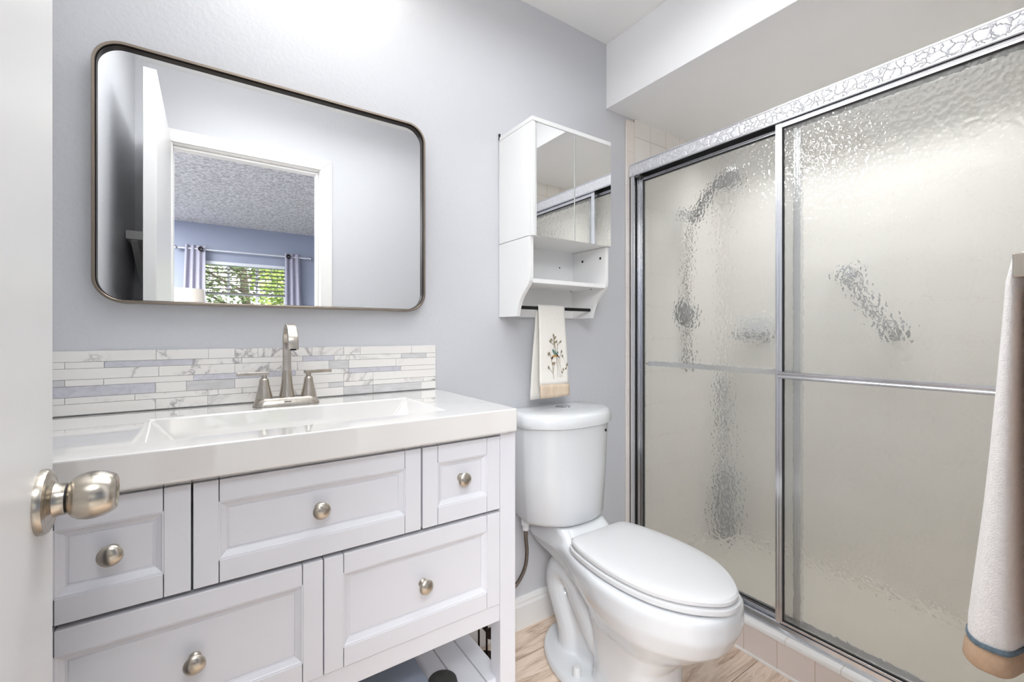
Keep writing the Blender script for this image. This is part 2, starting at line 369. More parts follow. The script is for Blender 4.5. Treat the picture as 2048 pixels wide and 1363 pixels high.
struct('trim_1', bx((XS+0.056, XR, D-0.006, D, 0.02, 2.033)), 'tile_xz', smooth=False, label='beige tile on the shower end wall')
struct('trim_2', bx((XS, XS+0.055, D-0.008, D, 0.0, 2.02)), 'tile_edge', smooth=False, bevel=0.003, label='edge strip of beige tile beside the shower door')
struct('trim_3', bx((XS, XR, YF, YF+0.006, 0.02, 2.033)), 'tile_xz', smooth=False, label='beige tile on the near shower wall')
struct('trim_4', bx((1.50, 1.60, YF, D, 0.0, 0.096)), 'tile_curb', smooth=False, label='pink beige tiled shower curb')
bm = nb(); prism(bm, [(1.4985, 0.0965), (1.4985, 0.104), (1.501, 0.109), (1.507, 0.112), (1.60, 0.112), (1.60, 0.0965)], 'xz', YF, D-0.008)
struct('trim_5', bm, 'tile_cap', smooth=True, label='white rounded tile capping the shower curb')
struct('trim_6', bx((1.494, 1.50, YF, D-0.014, 0.0, 0.006)), 'caulk', smooth=False, label='white caulk line at the foot of the curb')
struct('floor_shower', bx((1.56, XR, YF, D, -0.06, 0.035)), 'toothpan', smooth=False, label='white shower pan')
def baseboard(name, poly_plane, a0, a1, flip, pos):
    bm = nb(); t = 0.015
    pr = [(0, 0), (t, 0), (t, 0.082), (t*0.75, 0.092), (t*0.75, 0.098), (t*0.4, 0.112), (0, 0.112)]
    prism(bm, [(pos+flip*u, v) for u, v in pr], poly_plane, a0, a1); return struct(name, bm, 'trimw', smooth=False, label='white baseboard')
baseboard('baseboard_back', 'yz', XL+0.016, 1.494, -1, D)
baseboard('baseboard_left', 'xz', YF, D, 1, XL)
baseboard('baseboard_front', 'yz', 0.565, 1.494, 1, YF)

# door casing, jamb
def casing(name, y0, y1, sgn):
    bm = nb(); wd = 0.064
    for poly in ([(OX0-wd, 0), (OX0-0.004, 0), (OX0-0.004, OZ+0.004), (OX0-wd, OZ+wd)],
                 [(OX1+wd, 0), (OX1+wd, OZ+wd), (OX1+0.004, OZ+0.004), (OX1+0.004, 0)],
                 [(OX0-wd, OZ+wd), (OX0-0.004, OZ+0.004), (OX1+0.004, OZ+0.004), (OX1+wd, OZ+wd)]):
        prism(bm, poly, 'xz', y0, y1)
    return struct(name, bm, 'trimw', smooth=False, bevel=0.003, label='white door casing with mitred corners')
casing('trim_7', YF, YF+0.013, 1); casing('trim_8', -0.086, -0.07, -1)
struct('trim_9', bx((OX0-0.015, OX0, -0.07, YF, 0, OZ+0.015), (OX1, OX1+0.015, -0.07, YF, 0, OZ+0.015), (OX0, OX1, -0.07, YF, OZ, OZ+0.015),
                    (OX1-0.012, OX1, -0.04, 0.005, 0, OZ-0.012), (OX0, OX1, -0.04, 0.005, OZ-0.012, OZ)), 'trimw', smooth=False, bevel=0.0015, label='white door jamb')

# open door
door = struct('door_1', bx((-0.186, -0.1500, YF+0.025, 0.719, 0.012, 1.968)), 'doorw', smooth=False, bevel=0.002, label='white flush bathroom door standing open at the left')
door['category'] = 'door'
KY, KZ = 0.676, 0.899
bm = nb(); lathe(bm, [(0.0345, 0), (0.0345, 0.003), (0.0330, 0.0065), (0.0290, 0.008), (0.0275, 0.0075), (0.0230, 0.0085), (0.0185, 0.011), (0.0170, 0.015), (0.0168, 0.0200)], (-0.150, KY, KZ), (1, 0, 0), 48)
rose = struct('door_knob', bm, 'nickelx', parent=door, label='brushed nickel door knob')
bm = nb(); lathe(bm, [(0.0150, 0.0200), (0.0150, 0.0216)], (-0.150, KY, KZ), (1, 0, 0), 32)
struct('knob_gap', bm, 'black', parent=rose)
bm = nb(); lathe(bm, [(0.0165, 0.0216), (0.0205, 0.0245), (0.0240, 0.0300), (0.0258, 0.0370), (0.0258, 0.0430), (0.0245, 0.0500), (0.0218, 0.0570), (0.0195, 0.0605), (0.0180, 0.0612), (0.0170, 0.0600), (0.0160, 0.0592), (0.0, 0.0592)], (-0.150, KY, KZ), (1, 0, 0), 48)
struct('knob_grip', bm, 'nickelx', parent=rose)

# ------------------------------------------------------------------ bedroom seen in the mirror
BY = -3.41
struct('floor_bedroom', bx((-2.1, 2.6, BY-0.1, -0.07, -0.06, 0.0)), 'carpet', smooth=False, label='beige bedroom carpet')
struct('ceiling_bedroom', bx((-2.1, 2.6, BY-0.1, -0.01, ZC, ZC+0.06)), 'popcorn', smooth=False, label='textured popcorn ceiling of the bedroom')
struct('wall_bedroom_left', bx((-2.1, -2.0, BY, -0.01, 0, ZC)), 'bedwall', smooth=False, label='blue grey bedroom side wall')
struct('wall_bedroom_right', bx((2.5, 2.6, BY, -0.01, 0, ZC)), 'bedwall', smooth=False, label='blue grey bedroom side wall')
struct('wall_bedroom_front', bx((-2.0, OX0-0.015, -0.07, -0.01, 0, ZC), (OX1+0.015, 2.5, -0.07, -0.01, 0, ZC), (OX0-0.015, OX1+0.015, -0.07, -0.01, OZ+0.015, ZC)), 'bedwall', smooth=False, label='blue grey wall on the bedroom side of the doorway')
WX0, WX1, WZ0, WZ1 = -0.165, 0.795, 0.86, 1.893
struct('wall_bedroom_window', bx((-2.0, WX0, BY-0.1, BY, 0, ZC), (WX1, 2.5, BY-0.1, BY, 0, ZC), (WX0, WX1, BY-0.1, BY, 0, WZ0), (WX0, WX1, BY-0.1, BY, WZ1, ZC)), 'bedwall', smooth=False, label='blue grey bedroom wall with the window')
win = struct('window_1', bx((WX0, WX0+0.045, BY-0.075, BY-0.03, WZ0, WZ1), (WX1-0.045, WX1, BY-0.075, BY-0.03, WZ0, WZ1), (WX0, WX1, BY-0.075, BY-0.03, WZ0, WZ0+0.05), (WX0, WX1, BY-0.075, BY-0.03, WZ1-0.04, WZ1)), 'vinyl', smooth=False, label='white gridded bedroom window reflected in the mirror')
struct('muntin', bx((0.159, 0.183, BY-0.065, BY-0.04, WZ0, WZ1), (0.444, 0.468, BY-0.065, BY-0.04, WZ0, WZ1), (WX0, WX1, BY-0.066, BY-0.039, 1.522, 1.552), (WX0, WX1, BY-0.065, BY-0.04, 1.20, 1.224)), 'vinyl', parent=win, smooth=False)
struct('pane', bx((WX0+0.04, WX1-0.04, BY-0.056, BY-0.052, WZ0+0.04, WZ1-0.03)), 'clear', parent=win, smooth=False)
struct('sill', bx((WX0-0.03, WX1+0.03, BY, BY+0.06, WZ0-0.03, WZ0)), 'trimw', parent=win, smooth=False)

bl = thing('window_blind', 'horizontal slatted blind half drawn over the bedroom window, seen in the mirror', 'blind', (0.315, BY-0.01, WZ1))
part('headrail', bx((WX0+0.005, WX1-0.005, BY-0.03, BY+0.018, WZ1-0.035, WZ1)), 'vinyl', bl, smooth=False)
bm = nb()
for i in range(7):
    z = 1.815-0.0455*i
    vs_ = box(bm, WX0+0.01, WX1-0.01, BY-0.028, BY+0.016, z-0.0035, z+0.0035)
    bmesh.ops.rotate(bm, verts=vs_, cent=(0, BY-0.006, z), matrix=Matrix.Rotation(0.10, 3, 'X'))
part('slats', bm, 'slat', bl, smooth=False)
bm = nb()
for x in (0.02, 0.60, 0.665):
    bm = nb(); tube(bm, [(x, BY+0.0195, WZ1-0.03), (x, BY+0.0195, 1.12 if x > 0.64 else 1.53)], 0.003, 6); part('cord', bm, 'slat', bl)
rod = thing('curtain_rod', 'slim white curtain rod above the bedroom window, seen in the mirror', 'curtain rod', (0.35, BY+0.075, 2.005))
bm = nb(); cyl(bm, (-0.30, BY+0.075, 2.005), (1.02, BY+0.075, 2.005), 0.008); part('pole', bm, 'vinyl', rod)
for x in (-0.31, 1.03):
    bm = nb(); bmesh.ops.create_uvsphere(bm, u_segments=12, v_segments=8, radius=0.02, matrix=Matrix.Translation((x, BY+0.075, 2.005))); part('finial', bm, 'chrome', rod)
    bm = nb(); cyl(bm, (x*0.94+0.02, BY+0.002, 2.005), (x*0.94+0.02, BY+0.068, 2.005), 0.006); part('bracket', bm, 'vinyl', rod)
def curtain(x0, x1, flare, label, gx, folds):
    t = thing('curtain', label, 'curtain', ((x0+x1)/2, BY+0.075, 0.03), 'curtains at the bedroom window')
    bm = nb(); n = 60; zs = [2.045, 2.03, 1.95, 1.8, 1.5, 1.1, 0.6, 0.04]; rows = []
    for z in zs:
        s = (2.045-z)/2.0; r_ = []
        for i in range(n+1):
            f = i/n; xx = x0+(x1-x0)*f; k = flare*s*(1-f if flare < 0 else f)
            r_.append(bm.verts.new((xx+k, BY+0.075+0.022*math.sin(f*folds*2*PI+0.3)*(0.75+0.25*math.sin(3*f+z)), z)))
        rows.append(r_)
    for a, b in zip(rows, rows[1:]):
        for i in range(n): bm.faces.new((a[i], a[i+1], b[i+1], b[i]))
    o = part('drape', bm, 'curtain', t, ang=2.0); s = o.modifiers.new('solid', 'SOLIDIFY'); s.thickness = 0.004
    bm = nb(); lathe(bm, [(0.024, -0.03), (0.024, 0.03), (0.015, 0.03), (0.015, -0.03)], (gx, BY+0.086, 2.005), (0, 1, 0), 20); part('grommet', bm, 'darkmetal', t)
curtain(-0.225, -0.045, -0.07, 'grey curtain left of the mirrored bedroom window, behind the lamp shade', -0.09, 3.2)
curtain(0.745, 0.905, 0.06, 'grey curtain right of the mirrored bedroom window', 0.775, 2.6)
dr = thing('dresser', 'dark wooden dresser under the table lamp in the bedroom', 'dresser', (-0.30, -2.05, 0))
part('carcass', bx((-0.85, 0.02, -2.27, -1.85, 0.06, 0.88)), 'darkwood', dr, smooth=False, bevel=0.004)
for z in (0.12, 0.37, 0.62): part('drawer', bx((-0.82, -0.01, -1.852, -1.835, z, z+0.22)), 'darkwood', dr, smooth=False, bevel=0.003)
for x in (-0.82, -0.05): part('foot', bx((x, x+0.04, -2.25, -1.87, 0, 0.06)), 'darkwood', dr, smooth=False)
lp = thing('table_lamp', 'table lamp with a cream drum shade, reflected low in the mirror', 'lamp', (-0.195, -2.05, 0.88))
bm = nb(); lathe(bm, [(0.075, 0.88), (0.075, 0.895), (0.03, 0.91), (0.055, 1.0), (0.06, 1.06), (0.03, 1.15), (0.012, 1.18), (0.012, 1.26)], (-0.195, -2.05, 0), seg=24); part('lamp_base', bm, 'porc', lp)
bm = nb(); lathe(bm, [(0.160, 1.215), (0.150, 1.455), (0.147, 1.455), (0.157, 1.215), (0.160, 1.215)], (-0.195, -2.05, 0), seg=40)
part('lamp_shade', bm, 'shade', lp, label='cream fabric drum shade')

# outside
struct('ground_outside', bx((-30, 30, -40, BY-0.1, -0.5, -0.4)), 'lawn', smooth=False)
def tree(x, y, h, r, mat, label, seed, n):
    R = random.Random(seed); t = thing('tree', label, 'tree', (x, y, -0.4), 'trees outside the bedroom window')
    bm = nb(); tube(bm, [(x, y, -0.4), (x+0.1, y, h*0.3), (x-0.05, y+0.1, h*0.6), (x, y, h*0.9)], [0.14, 0.12, 0.09, 0.04], 10)
    for k in range(9):
        a = R.uniform(0, 2*PI); z = R.uniform(0.25, 0.7)*h; tube(bm, [(x, y, z), (x+math.cos(a)*r*0.5, y+math.sin(a)*r*0.5, z+0.4), (x+math.cos(a)*r*0.9, y+math.sin(a)*r*0.9, z+0.6)], [0.05, 0.03, 0.012], 6)
    part('trunk', bm, 'bark', t)
    bm = nb()
    for k in range(n):
        a = R.uniform(0, 2*PI); e = R.uniform(-1, 1); q = r*R.uniform(0.25, 1.0)**0.5
        c = Vector((x+q*math.cos(a)*math.sqrt(1-e*e), y+q*math.sin(a)*math.sqrt(1-e*e), h*0.55+q*e*h*0.42/r))
        d = Vector((R.uniform(-1, 1), R.uniform(-1, 1), R.uniform(-1, 1))).normalized(); u, v = axes(d); s = R.uniform(0.04, 0.08)
        bm.faces.new([bm.verts.new(c+p) for p in (u*s, v*s*0.5, -u*s, -v*s*0.5)])
    part('foliage', bm, mat, t, smooth=False)
tree(-1.5, -8.3, 4.4, 1.45, 'leaf', 'bright green tree outside the bedroom window, behind its left panes', 1, 5200)
tree(0.75, -11.6, 5.2, 1.6, 'leaf2', 'grey green tree outside the bedroom window, behind its middle panes', 2, 5200)
tree(2.0, -8.0, 4.2, 1.35, 'leaf', 'bright green tree outside the bedroom window, behind its right panes', 3, 5200)

# ------------------------------------------------------------------ vanity cabinet
VX0, VX1, VYF, VYB = -0.267, 0.619, 0.895, 1.305
van = thing('vanity_cabinet', 'white shaker vanity cabinet with five drawers under the sink top', 'vanity', (0.176, 1.1, 0))
part('carcass', bx((VX0+0.03, VX1-0.03, VYF+0.022, VYB, 0.432, 0.444), (VX0+0.03, VX1-0.03, VYB-0.012, VYB, 0.444, 0.80), (VX0+0.03, VX1-0.03, VYF+0.085, VYF+0.095, 0.444, 0.80)), 'lacq', van, smooth=False)
part('top_rail', bx((VX0+0.044, VX1-0.044, VYF+0.008, VYF+0.03, 0.834, 0.845)), 'lacq', van, smooth=False)
for x0, x1 in ((VX0, VX0+0.044), (VX1-0.044, VX1)):
    for y0, y1 in ((VYF-0.002, VYF+0.043), (VYB-0.043, VYB)):
        part('leg', bx((x0, x1, y0, y1, 0.0, 0.845)), 'lacq', van, smooth=False, bevel=0.002)
for x0 in (VX0+0.005, VX1-0.02): part('side_panel', bx((x0, x0+0.015, VYF+0.043, VYB-0.043, 0.40, 0.845)), 'lacq', van, smooth=False)
part('bottom_rail', bx((VX0+0.044, VX1-0.044, VYF+0.003, VYF+0.025, 0.388, 0.430)), 'lacq', van, smooth=False, bevel=0.0015)
bm = nb()
for i in range(14):
    x0 = VX0+0.02+i*0.0615; box(bm, x0, min(x0+0.0585, VX1-0.022), VYF+0.02, VYB-0.02, 0.225, 0.240)
part('slatted_shelf', bm, 'lacq', van, smooth=False, bevel=0.0015)
part('shelf_rail', bx((VX0+0.044, VX1-0.044, VYF+0.002, VYF+0.02, 0.19, 0.224), (VX0+0.044, VX1-0.044, VYB-0.02, VYB-0.002, 0.19, 0.224)), 'lacq', van, smooth=False, bevel=0.002)
def drawer(x0, x1, z0, z1, kx, kz):
    st = 0.035; rl = 0.038; g = 0.0011; yf = VYF; yb = VYF+0.02
    bm = nb()
    box(bm, x0, x0+st, yf, yb, z0, z1); box(bm, x1-st, x1, yf, yb, z0, z1)
    box(bm, x0+st+g, x1-st-g, yf, yb, z0, z0+rl); box(bm, x0+st+g, x1-st-g, yf, yb, z1-rl, z1)
    o = part('drawer', bm, 'lacq', van, smooth=False, bevel=0.0012)
    bm = nb(); a = [(x0+st, z0+rl), (x1-st, z0+rl), (x1-st, z1-rl), (x0+st, z1-rl)]
    def rg(i, y): return [(a[0][0]+i, y, a[0][1]+i), (a[1][0]-i, y, a[1][1]+i), (a[2][0]-i, y, a[2][1]-i), (a[3][0]+i, y, a[3][1]-i)]
    loft(bm, [rg(-0.001, yf+0.0015), rg(0.002, yf+0.0015), rg(0.004, yf+0.004), rg(0.011, yf+0.0085), rg(0.012, yf+0.0085), rg(0.0125, yf+0.0105), rg(0.0145, yf+0.0105), rg(0.015, yf+0.0095)], False, True)
    part('drawer_panel', bm, 'lacq', o, smooth=False)
    bm = nb(); lathe(bm, [(0.0095, -0.0095), (0.0085, -0.007), (0.0055, -0.004), (0.0056, 0.002), (0.0080, 0.006), (0.0130, 0.0085), (0.0155, 0.0110), (0.0158, 0.0130), (0.0145, 0.0148), (0.0110, 0.0172), (0.0060, 0.0188), (0.0, 0.0193)], (kx, yf, kz), (0, -1, 0), 32)
    part('drawer_knob', bm, 'nickelx', o, label='round brushed nickel knob')
    return o
ZU0, ZU1, ZL0, ZL1 = 0.6590, 0.833, 0.431, 0.6508
drawer(-0.222, -0.0265, ZU0, ZU1, -0.124, 0.748)
drawer(-0.0235, 0.3735, ZU0, ZU1, 0.172, 0.748)
drawer(0.3775, 0.5745, ZU0, ZU1, 0.474, 0.750)
drawer(-0.222, 0.1765, ZL0, ZL1, -0.0215, 0.542)
drawer(0.1785, 0.5745, ZL0, ZL1, 0.381, 0.538)

# sink top with integrated basin
CX0, CX1, CYF, CYB, CZ0, CZ1 = -0.278, 0.610, 0.872, D-0.002, 0.846, 0.900
bm = nb()
def ring(x0, x1, y0, y1, z): return [bm.verts.new(p) for p in ((x0, y0, z), (x1, y0, z), (x1, y1, z), (x0, y1, z))]
def bridge(a, b):
    for i in range(4): bm.faces.new((a[i], a[(i+1) % 4], b[(i+1) % 4], b[i]))
r0 = ring(CX0, CX1, CYF, CYB, CZ0); r1 = ring(CX0, CX1, CYF, CYB, CZ1); r2 = ring(-0.105, 0.452, 0.945, 1.192, CZ1)
r3 = ring(-0.040, 0.390, 0.985, 1.1795, 0.822); r4 = ring(-0.055, 0.405, 0.965, 1.183, 0.806)
bridge(r0, r1); bridge(r1, r2); bridge(r2, r3); bm.faces.new(r3); bridge(r0, r4); bm.faces.new(r4[::-1])
top = solo('sink_top', bm, 'stone', 'glossy white one-piece sink top with a rectangular basin on the vanity', 'sink top', (0.166, 1.1, CZ0), smooth=False, bevel=0.004, seg=3)

bm = nb(); lathe(bm, [(0.024, 0.8215), (0.024, 0.8235), (0.020, 0.8240), (0.019, 0.8225), (0.0, 0.8228)], (0.172, 1.09, 0), seg=28); part('drain', bm, 'chrome', top, label='round chrome drain')

# backsplash of linear mosaic
H = [0.0239, 0.0143, 0.0239, 0.0143, 0.0239, 0.0143, 0.0239]
rows = [
 [(-0.277, 'm'), (-0.105, 'm'), (-0.004, 'm'), (0.051, 'm'), (0.102, 'm'), (0.232, 'm'), (0.316, 'm'), (0.363, 'm'), (0.520, 'm')],
 [(-0.277, 'm'), (-0.258, 'm'), (-0.195, 's'), (-0.035, 'm'), (0.066, 'm'), (0.208, 's'), (0.290, 'm'), (0.332, 'm'), (0.488, 'g'), (0.570, 'm')],
 [(-0.277, 'm'), (-0.100, 'm'), (0.051, 'm'), (0.195, 'm'), (0.276, 'g'), (0.330, 'm'), (0.470, 'm')],
 [(-0.277, 'g'), (-0.258, 'm'), (-0.196, 'm'), (-0.034, 's'), (0.067, 's'), (0.190, 'm'), (0.330, 's'), (0.486, 'm')],
 [(-0.277, 's'), (-0.106, 'm'), (-0.048, 'g'), (0.051, 'm'), (0.165, 'm'), (0.316, 'm'), (0.400, 'm')],
 [(-0.277, 'm'), (-0.258, 'm'), (-0.143, 'm'), (0.016, 'm'), (0.067, 'm'), (0.276, 'g'), (0.316, 'm'), (0.400, 'm'), (0.560, 'm')],
 [(-0.277, 'm'), (-0.106, 'm'), (-0.006, 'm'), (0.125, 'm'), (0.316, 'g'), (0.400, 'g'), (0.552, 'm')]]
bm = nb(); uv = bm.loops.layers.uv.new('uv'); z = 1.0415; idx = {'m': 0, 's': 1, 'g': 2}
box(bm, -0.2775, 0.6025, D-0.0035, D-0.0005, 0.9008, 1.0415)
for f in bm.faces: f.material_index = 2
for hgt, row in zip(H, rows):
    ends = [x for x, _ in row[1:]] + [0.602]
    for (x0, k), x1 in zip(row, ends):
        before = set(bm.faces); dy = rnd.uniform(0.0, 0.0008)
        box(bm, x0+0.0003, x1-0.0003, D-0.008-dy, D-0.003, z-hgt+0.0003, z-0.0003)
        ou, ov = rnd.uniform(0, 9), rnd.uniform(0, 9)
        for f in bm.faces:
            if f not in before:
                f.material_index = idx[k]
                for l in f.loops: l[uv].uv = (l.vert.co.x+ou, l.vert.co.z+ov)
    z -= hgt
solo('backsplash', bm, ['marble', 'silver', 'greytile'], 'strip of interlocking white marble and silver mosaic tile behind the faucet', 'backsplash', (0.166, D, 0.901), smooth=False, bevel=0.0004, seg=1)

# faucet
fx, fy = 0.160, 1.247
fa = thing('faucet', 'brushed nickel two-handle faucet with a square arched spout', 'faucet', (fx, fy, 0.9005))
bm = nb(); rs = []
for zz, e in ((0.9005, 0.0), (0.903, -0.0002), (0.917, -0.0055), (0.9195, -0.0075), (0.9205, -0.011)):
    rs.append([(x, y, zz) for x, y in rrect(fx-0.075-e*1.0, fx+0.075+e*1.0, fy-0.028-e, fy+0.028+e, 0.022, 8)])
loft(bm, rs); part('base_plate', bm, 'nickel', fa)
bm = nb()
for i, (a, b_) in enumerate(((0.0, 0.0022), (0.0026, 0.0044), (0.0048, 0.0064), (0.0068, 0.0082), (0.0086, 0.0104), (0.0108, 0.0124), (0.0128, 0.0144))):
    vs_ = box(bm, fx-0.0085+a, fx-0.0085+b_, fy-0.02625, fy-0.02525, 0.9095, 0.9118)
part('maker_mark', bm, 'screw', fa, smooth=False)
bm = nb(); lathe(bm, [(0.0185, 0.919), (0.0172, 0.927), (0.0150, 0.940), (0.0128, 0.957), (0.0115, 0.975), (0.0113, 0.984), (0.0105, 0.9865)], (fx, fy, 0), seg=32); part('spout_collar', bm, 'nickel', fa)
bm = nb(); path = [(fy+0.001, 0.985), (fy+0.002, 1.02), (fy+0.0005, 1.05)]
for i in range(13):
    a = PI*i/12*1.02; path.append((fy-0.050+0.0505*math.cos(a), 1.053+0.044*math.sin(a)))
path.append((path[-1][0]-0.0005, 1.0415)); rings = []
for i, (y, zz) in enumerate(path):
    p0 = path[max(i-1, 0)]; p1 = path[min(i+1, len(path)-1)]; d = Vector((0, p1[0]-p0[0], p1[1]-p0[1])).normalized(); nrm = Vector((0, -d.z, d.y))
    f = i/(len(path)-1); hw = 0.0088+0.003*f; ht = 0.0080-0.0038*f; c = Vector((fx, y, zz))
    rings.append([c+Vector((u, 0, 0))+nrm*v for u, v in rrect(-hw, hw, -ht, ht, 0.0022, 3)])
loft(bm, rings); sp = part('spout', bm, 'nickel', fa)
bm = nb(); y, zz = path[-1]; cyl(bm, (fx, y, zz+0.002), (fx, y, zz-0.0015), 0.0075, seg=20); part('aerator', bm, 'black', sp)
for s in (-1, 1):
    hx = fx+s*0.0505
    bm = nb(); lathe(bm, [(0.0190, 0.919), (0.0178, 0.926), (0.0150, 0.938), (0.0120, 0.952), (0.0105, 0.962), (0.0102, 0.9655), (0.0085, 0.968), (0.0062, 0.969), (0.0062, 0.977)], (hx, fy, 0), seg=32)
    h = part('handle', bm, 'nickel', fa)
    bm = nb(); vs_ = box(bm, -0.0105, 0.058, -0.0062, 0.0062, 0.9765, 0.9850)
    bmesh.ops.rotate(bm, verts=vs_, cent=(0, 0, 0.98), matrix=Matrix.Rotation(0.20 if s > 0 else PI-0.02, 3, 'Z')); bmesh.ops.translate(bm, verts=bm.verts[:], vec=(hx, fy, 0))
    part('lever', bm, 'nickel', h, smooth=False, bevel=0.0012)

# wall mirror
mi = thing('wall_mirror', 'rounded rectangular mirror in a thin warm metal frame above the sink', 'mirror', (0.1715, D, 1.147))
MX0, MX1, MZ0, MZ1 = -0.213, 0.5565, 1.147, 1.727
bm = nb(); rs = []
for e, y in ((0.0, D-0.001), (0.0, 1.2985), (0.0008, 1.2975), (0.0052, 1.2975), (0.006, 1.2985)):
    rs.append([(u, y, v) for u, v in rrect(MX0+e, MX1-e, MZ0+e, MZ1-e, 0.056-e, 10)])
loft(bm, rs, False, False); mf = part('frame', bm, 'bronze', mi)
bm = nb(); loft(bm, [[(u, y, v) for u, v in rrect(MX0+e, MX1-e, MZ0+e, MZ1-e, 0.056-e, 10)] for e, y in ((0.006, 1.2985), (0.0062, 1.304), (0.0075, 1.304), (0.0075, 1.307), (0.0078, 1.3135))], False, False); part('inner_lip', bm, 'darkmetal', mf)
bm = nb(); prism(bm, rrect(MX0+0.004, MX1-0.004, MZ0+0.004, MZ1-0.004, 0.052, 10), 'xz', 1.3130, 1.320); part('glass', bm, 'mirror', mi, smooth=False)

# vanity light above the mirror
vl = thing('vanity_light', 'three-globe vanity light bar on the wall above the mirror', 'light', (0.20, D, 2.16))
part('backplate', bx((-0.02, 0.42, D-0.03, D-0.001, 2.13, 2.19)), 'nickel', vl, smooth=False, bevel=0.005)
for x in (0.03, 0.20, 0.37):
    bm = nb(); cyl(bm, (x, D-0.03, 2.16), (x, D-0.13, 2.16), 0.009); cyl(bm, (x, D-0.13, 2.185), (x, D-0.13, 2.165), 0.022); ar = part('arm', bm, 'nickel', vl)
    bm = nb(); lathe(bm, [(0.018, 2.166), (0.034, 2.150), (0.046, 2.120), (0.050, 2.092), (0.046, 2.066), (0.0, 2.062)], (x, D-0.13, 0), seg=24); part('shade', bm, 'lamp', vl, label='lit opal glass shade')

# ------------------------------------------------------------------ wall cabinet over the toilet
KX0, KX1, KYF, KZB, KZM, KZT = 0.849, 1.207, 1.131, 1.137, 1.394, 1.776
wc = thing('wall_cabinet', 'white bathroom wall cabinet with two mirrored doors over an open shelf', 'cabinet', (1.028, D, KZB))
WT = 0.014
part('top_panel', bx((KX0, KX1, KYF, D-0.002, KZT-WT, KZT)), 'lam', wc, smooth=False, bevel=0.001)
for x0 in (KX0, KX1-WT):
    part('side_panel', bx((x0, x0+WT, KYF+0.016, D-0.002, KZM+0.002, KZT-WT-0.001)), 'lam', wc, smooth=False, bevel=0.001)
    yb = D-0.002; yl = KYF+0.012
    curve = [(yl, KZM), (yl, 1.262), (yl+0.003, 1.250), (yl+0.012, 1.236), (yl+0.026, 1.223), (yl+0.042, 1.208), (yl+0.056, 1.190), (yl+0.066, 1.170), (yl+0.073, 1.150), (yl+0.076, KZB)]
    bm = nb(); prism(bm, curve+[(yb, KZB), (yb, KZM)], 'yz', x0, x0+WT); part('bracket_panel', bm, 'lam', wc, smooth=False, bevel=0.001)
part('back_panel', bx((KX0+WT, KX1-WT, D-0.008, D-0.002, KZB+0.001, KZT-WT)), 'lam', wc, smooth=False)
part('middle_shelf', bx((KX0+WT, KX1-WT, KYF+0.018, D-0.008, KZM+0.004, KZM+0.018)), 'lam', wc, smooth=False)
part('open_shelf', bx((KX0+WT, KX1-WT, KYF+0.014, D-0.008, 1.244, 1.258)), 'lam', wc, smooth=False, bevel=0.001)
for x0, x1 in ((KX0+0.0155, 1.0265), (1.0295, KX1-0.001)):
    d_ = part('door', bx((x0, x1, KYF+0.001, KYF+0.015, KZM, KZT-WT-0.004)), 'lam', wc, smooth=False, bevel=0.0008, label='mirrored cabinet door')
    part('mirror_panel', bx((x0+0.001, x1-0.001, KYF-0.002, KYF+0.001, KZM+0.001, KZT-WT-0.005)), 'mirror', d_, smooth=False)
part('edge_strip', bx((KX0, KX0+0.0135, KYF+0.001, KYF+0.015, KZM, KZT-WT-0.001)), 'lam', wc, smooth=False, bevel=0.001)
bm = nb(); cyl(bm, (KX0+WT, 1.2265, 1.168), (KX1-WT, 1.2265, 1.168), 0.006, seg=16); part('towel_rail', bm, 'black', wc, label='black rail under the open shelf')
for p, ax, r in (((KX1-WT, 1.170, 1.357), (-1, 0, 0), 0.005), ((KX1-WT, 1.265, 1.357), (-1, 0, 0), 0.005), ((1.125, D-0.008, 1.335), (0, -1, 0), 0.0028), ((1.165, 1.30, 1.2436), (0, 0, -1), 0.004), ((1.165, 1.19, 1.2436), (0, 0, -1), 0.004)):
    bm = nb(); lathe(bm, [(r, 0), (r*0.9, 0.0012), (r*0.4, 0.0015), (r*0.35, 0.0006), (0, 0.0004)], p, ax, 14); part('screw', bm, 'screw', wc)
bm = nb(); box(bm, KX0-0.0012, KX0+0.004, D-0.005, D-0.001, KZT-0.01, KZT+0.012); cyl(bm, (KX0, D-0.001, KZT+0.009), (KX0, D-0.008, KZT+0.009), 0.0028, seg=10); part('hanging_bracket', bm, 'screw', wc)

# embroidered hand towel on the cabinet rail
ht = thing('hand_towel', 'cream hand towel embroidered with a hummingbird, hung on the cabinet rail', 'towel', (1.005, 1.2265, 0.85))
def drape_panel(bm, stations, n, wob):
    rows_ = []
    for k, (x0, x1, y, z) in enumerate(stations):
        rows_.append([bm.verts.new((x0+(x1-x0)*i/n, y+wob*math.sin(i/n*5.5+k*0.35)*min(1, k/4 if k < 8 else 1), z+0.0015*math.sin(i/n*4+k))) for i in range(n+1)])
    for a, b in zip(rows_, rows_[1:]):
        for i in range(n): bm.faces.new((a[i], a[i+1], b[i+1], b[i]))
bx_, bz_ = 1.2265, 1.168; st = []
for i in range(15): st.append((0.940-0.010*i/14, 1.078-0.0*i/14, 1.262-0.018*(1-i/14), 0.842+(1.150-0.842)*i/14))
st = [(0.928+0.016*i/14, 1.068-0.006*i/14, 1.2500-0.012*i/14, 0.845+0.310*i/14) for i in range(15)]
for i in range(1, 9):
    a = PI*i/9; st.append((0.944-0.003*i/8, 1.062-0.003*i/8, bx_+0.0095*math.cos(a), bz_+0.0095*math.sin(a)))
F0 = len(st)
for i in range(19): st.append((0.941-0.004*i/18, 1.059+0.009*i/18, 1.2165-0.012*i/18, 1.155-(1.155-0.898)*i/18))
bm = nb(); drape_panel(bm, st, 14, 0.0012); o = part('cloth', bm, 'linen', ht, ang=2.0); s = o.modifiers.new('solid', 'SOLIDIFY'); s.thickness = 0.003; s.offset = 0
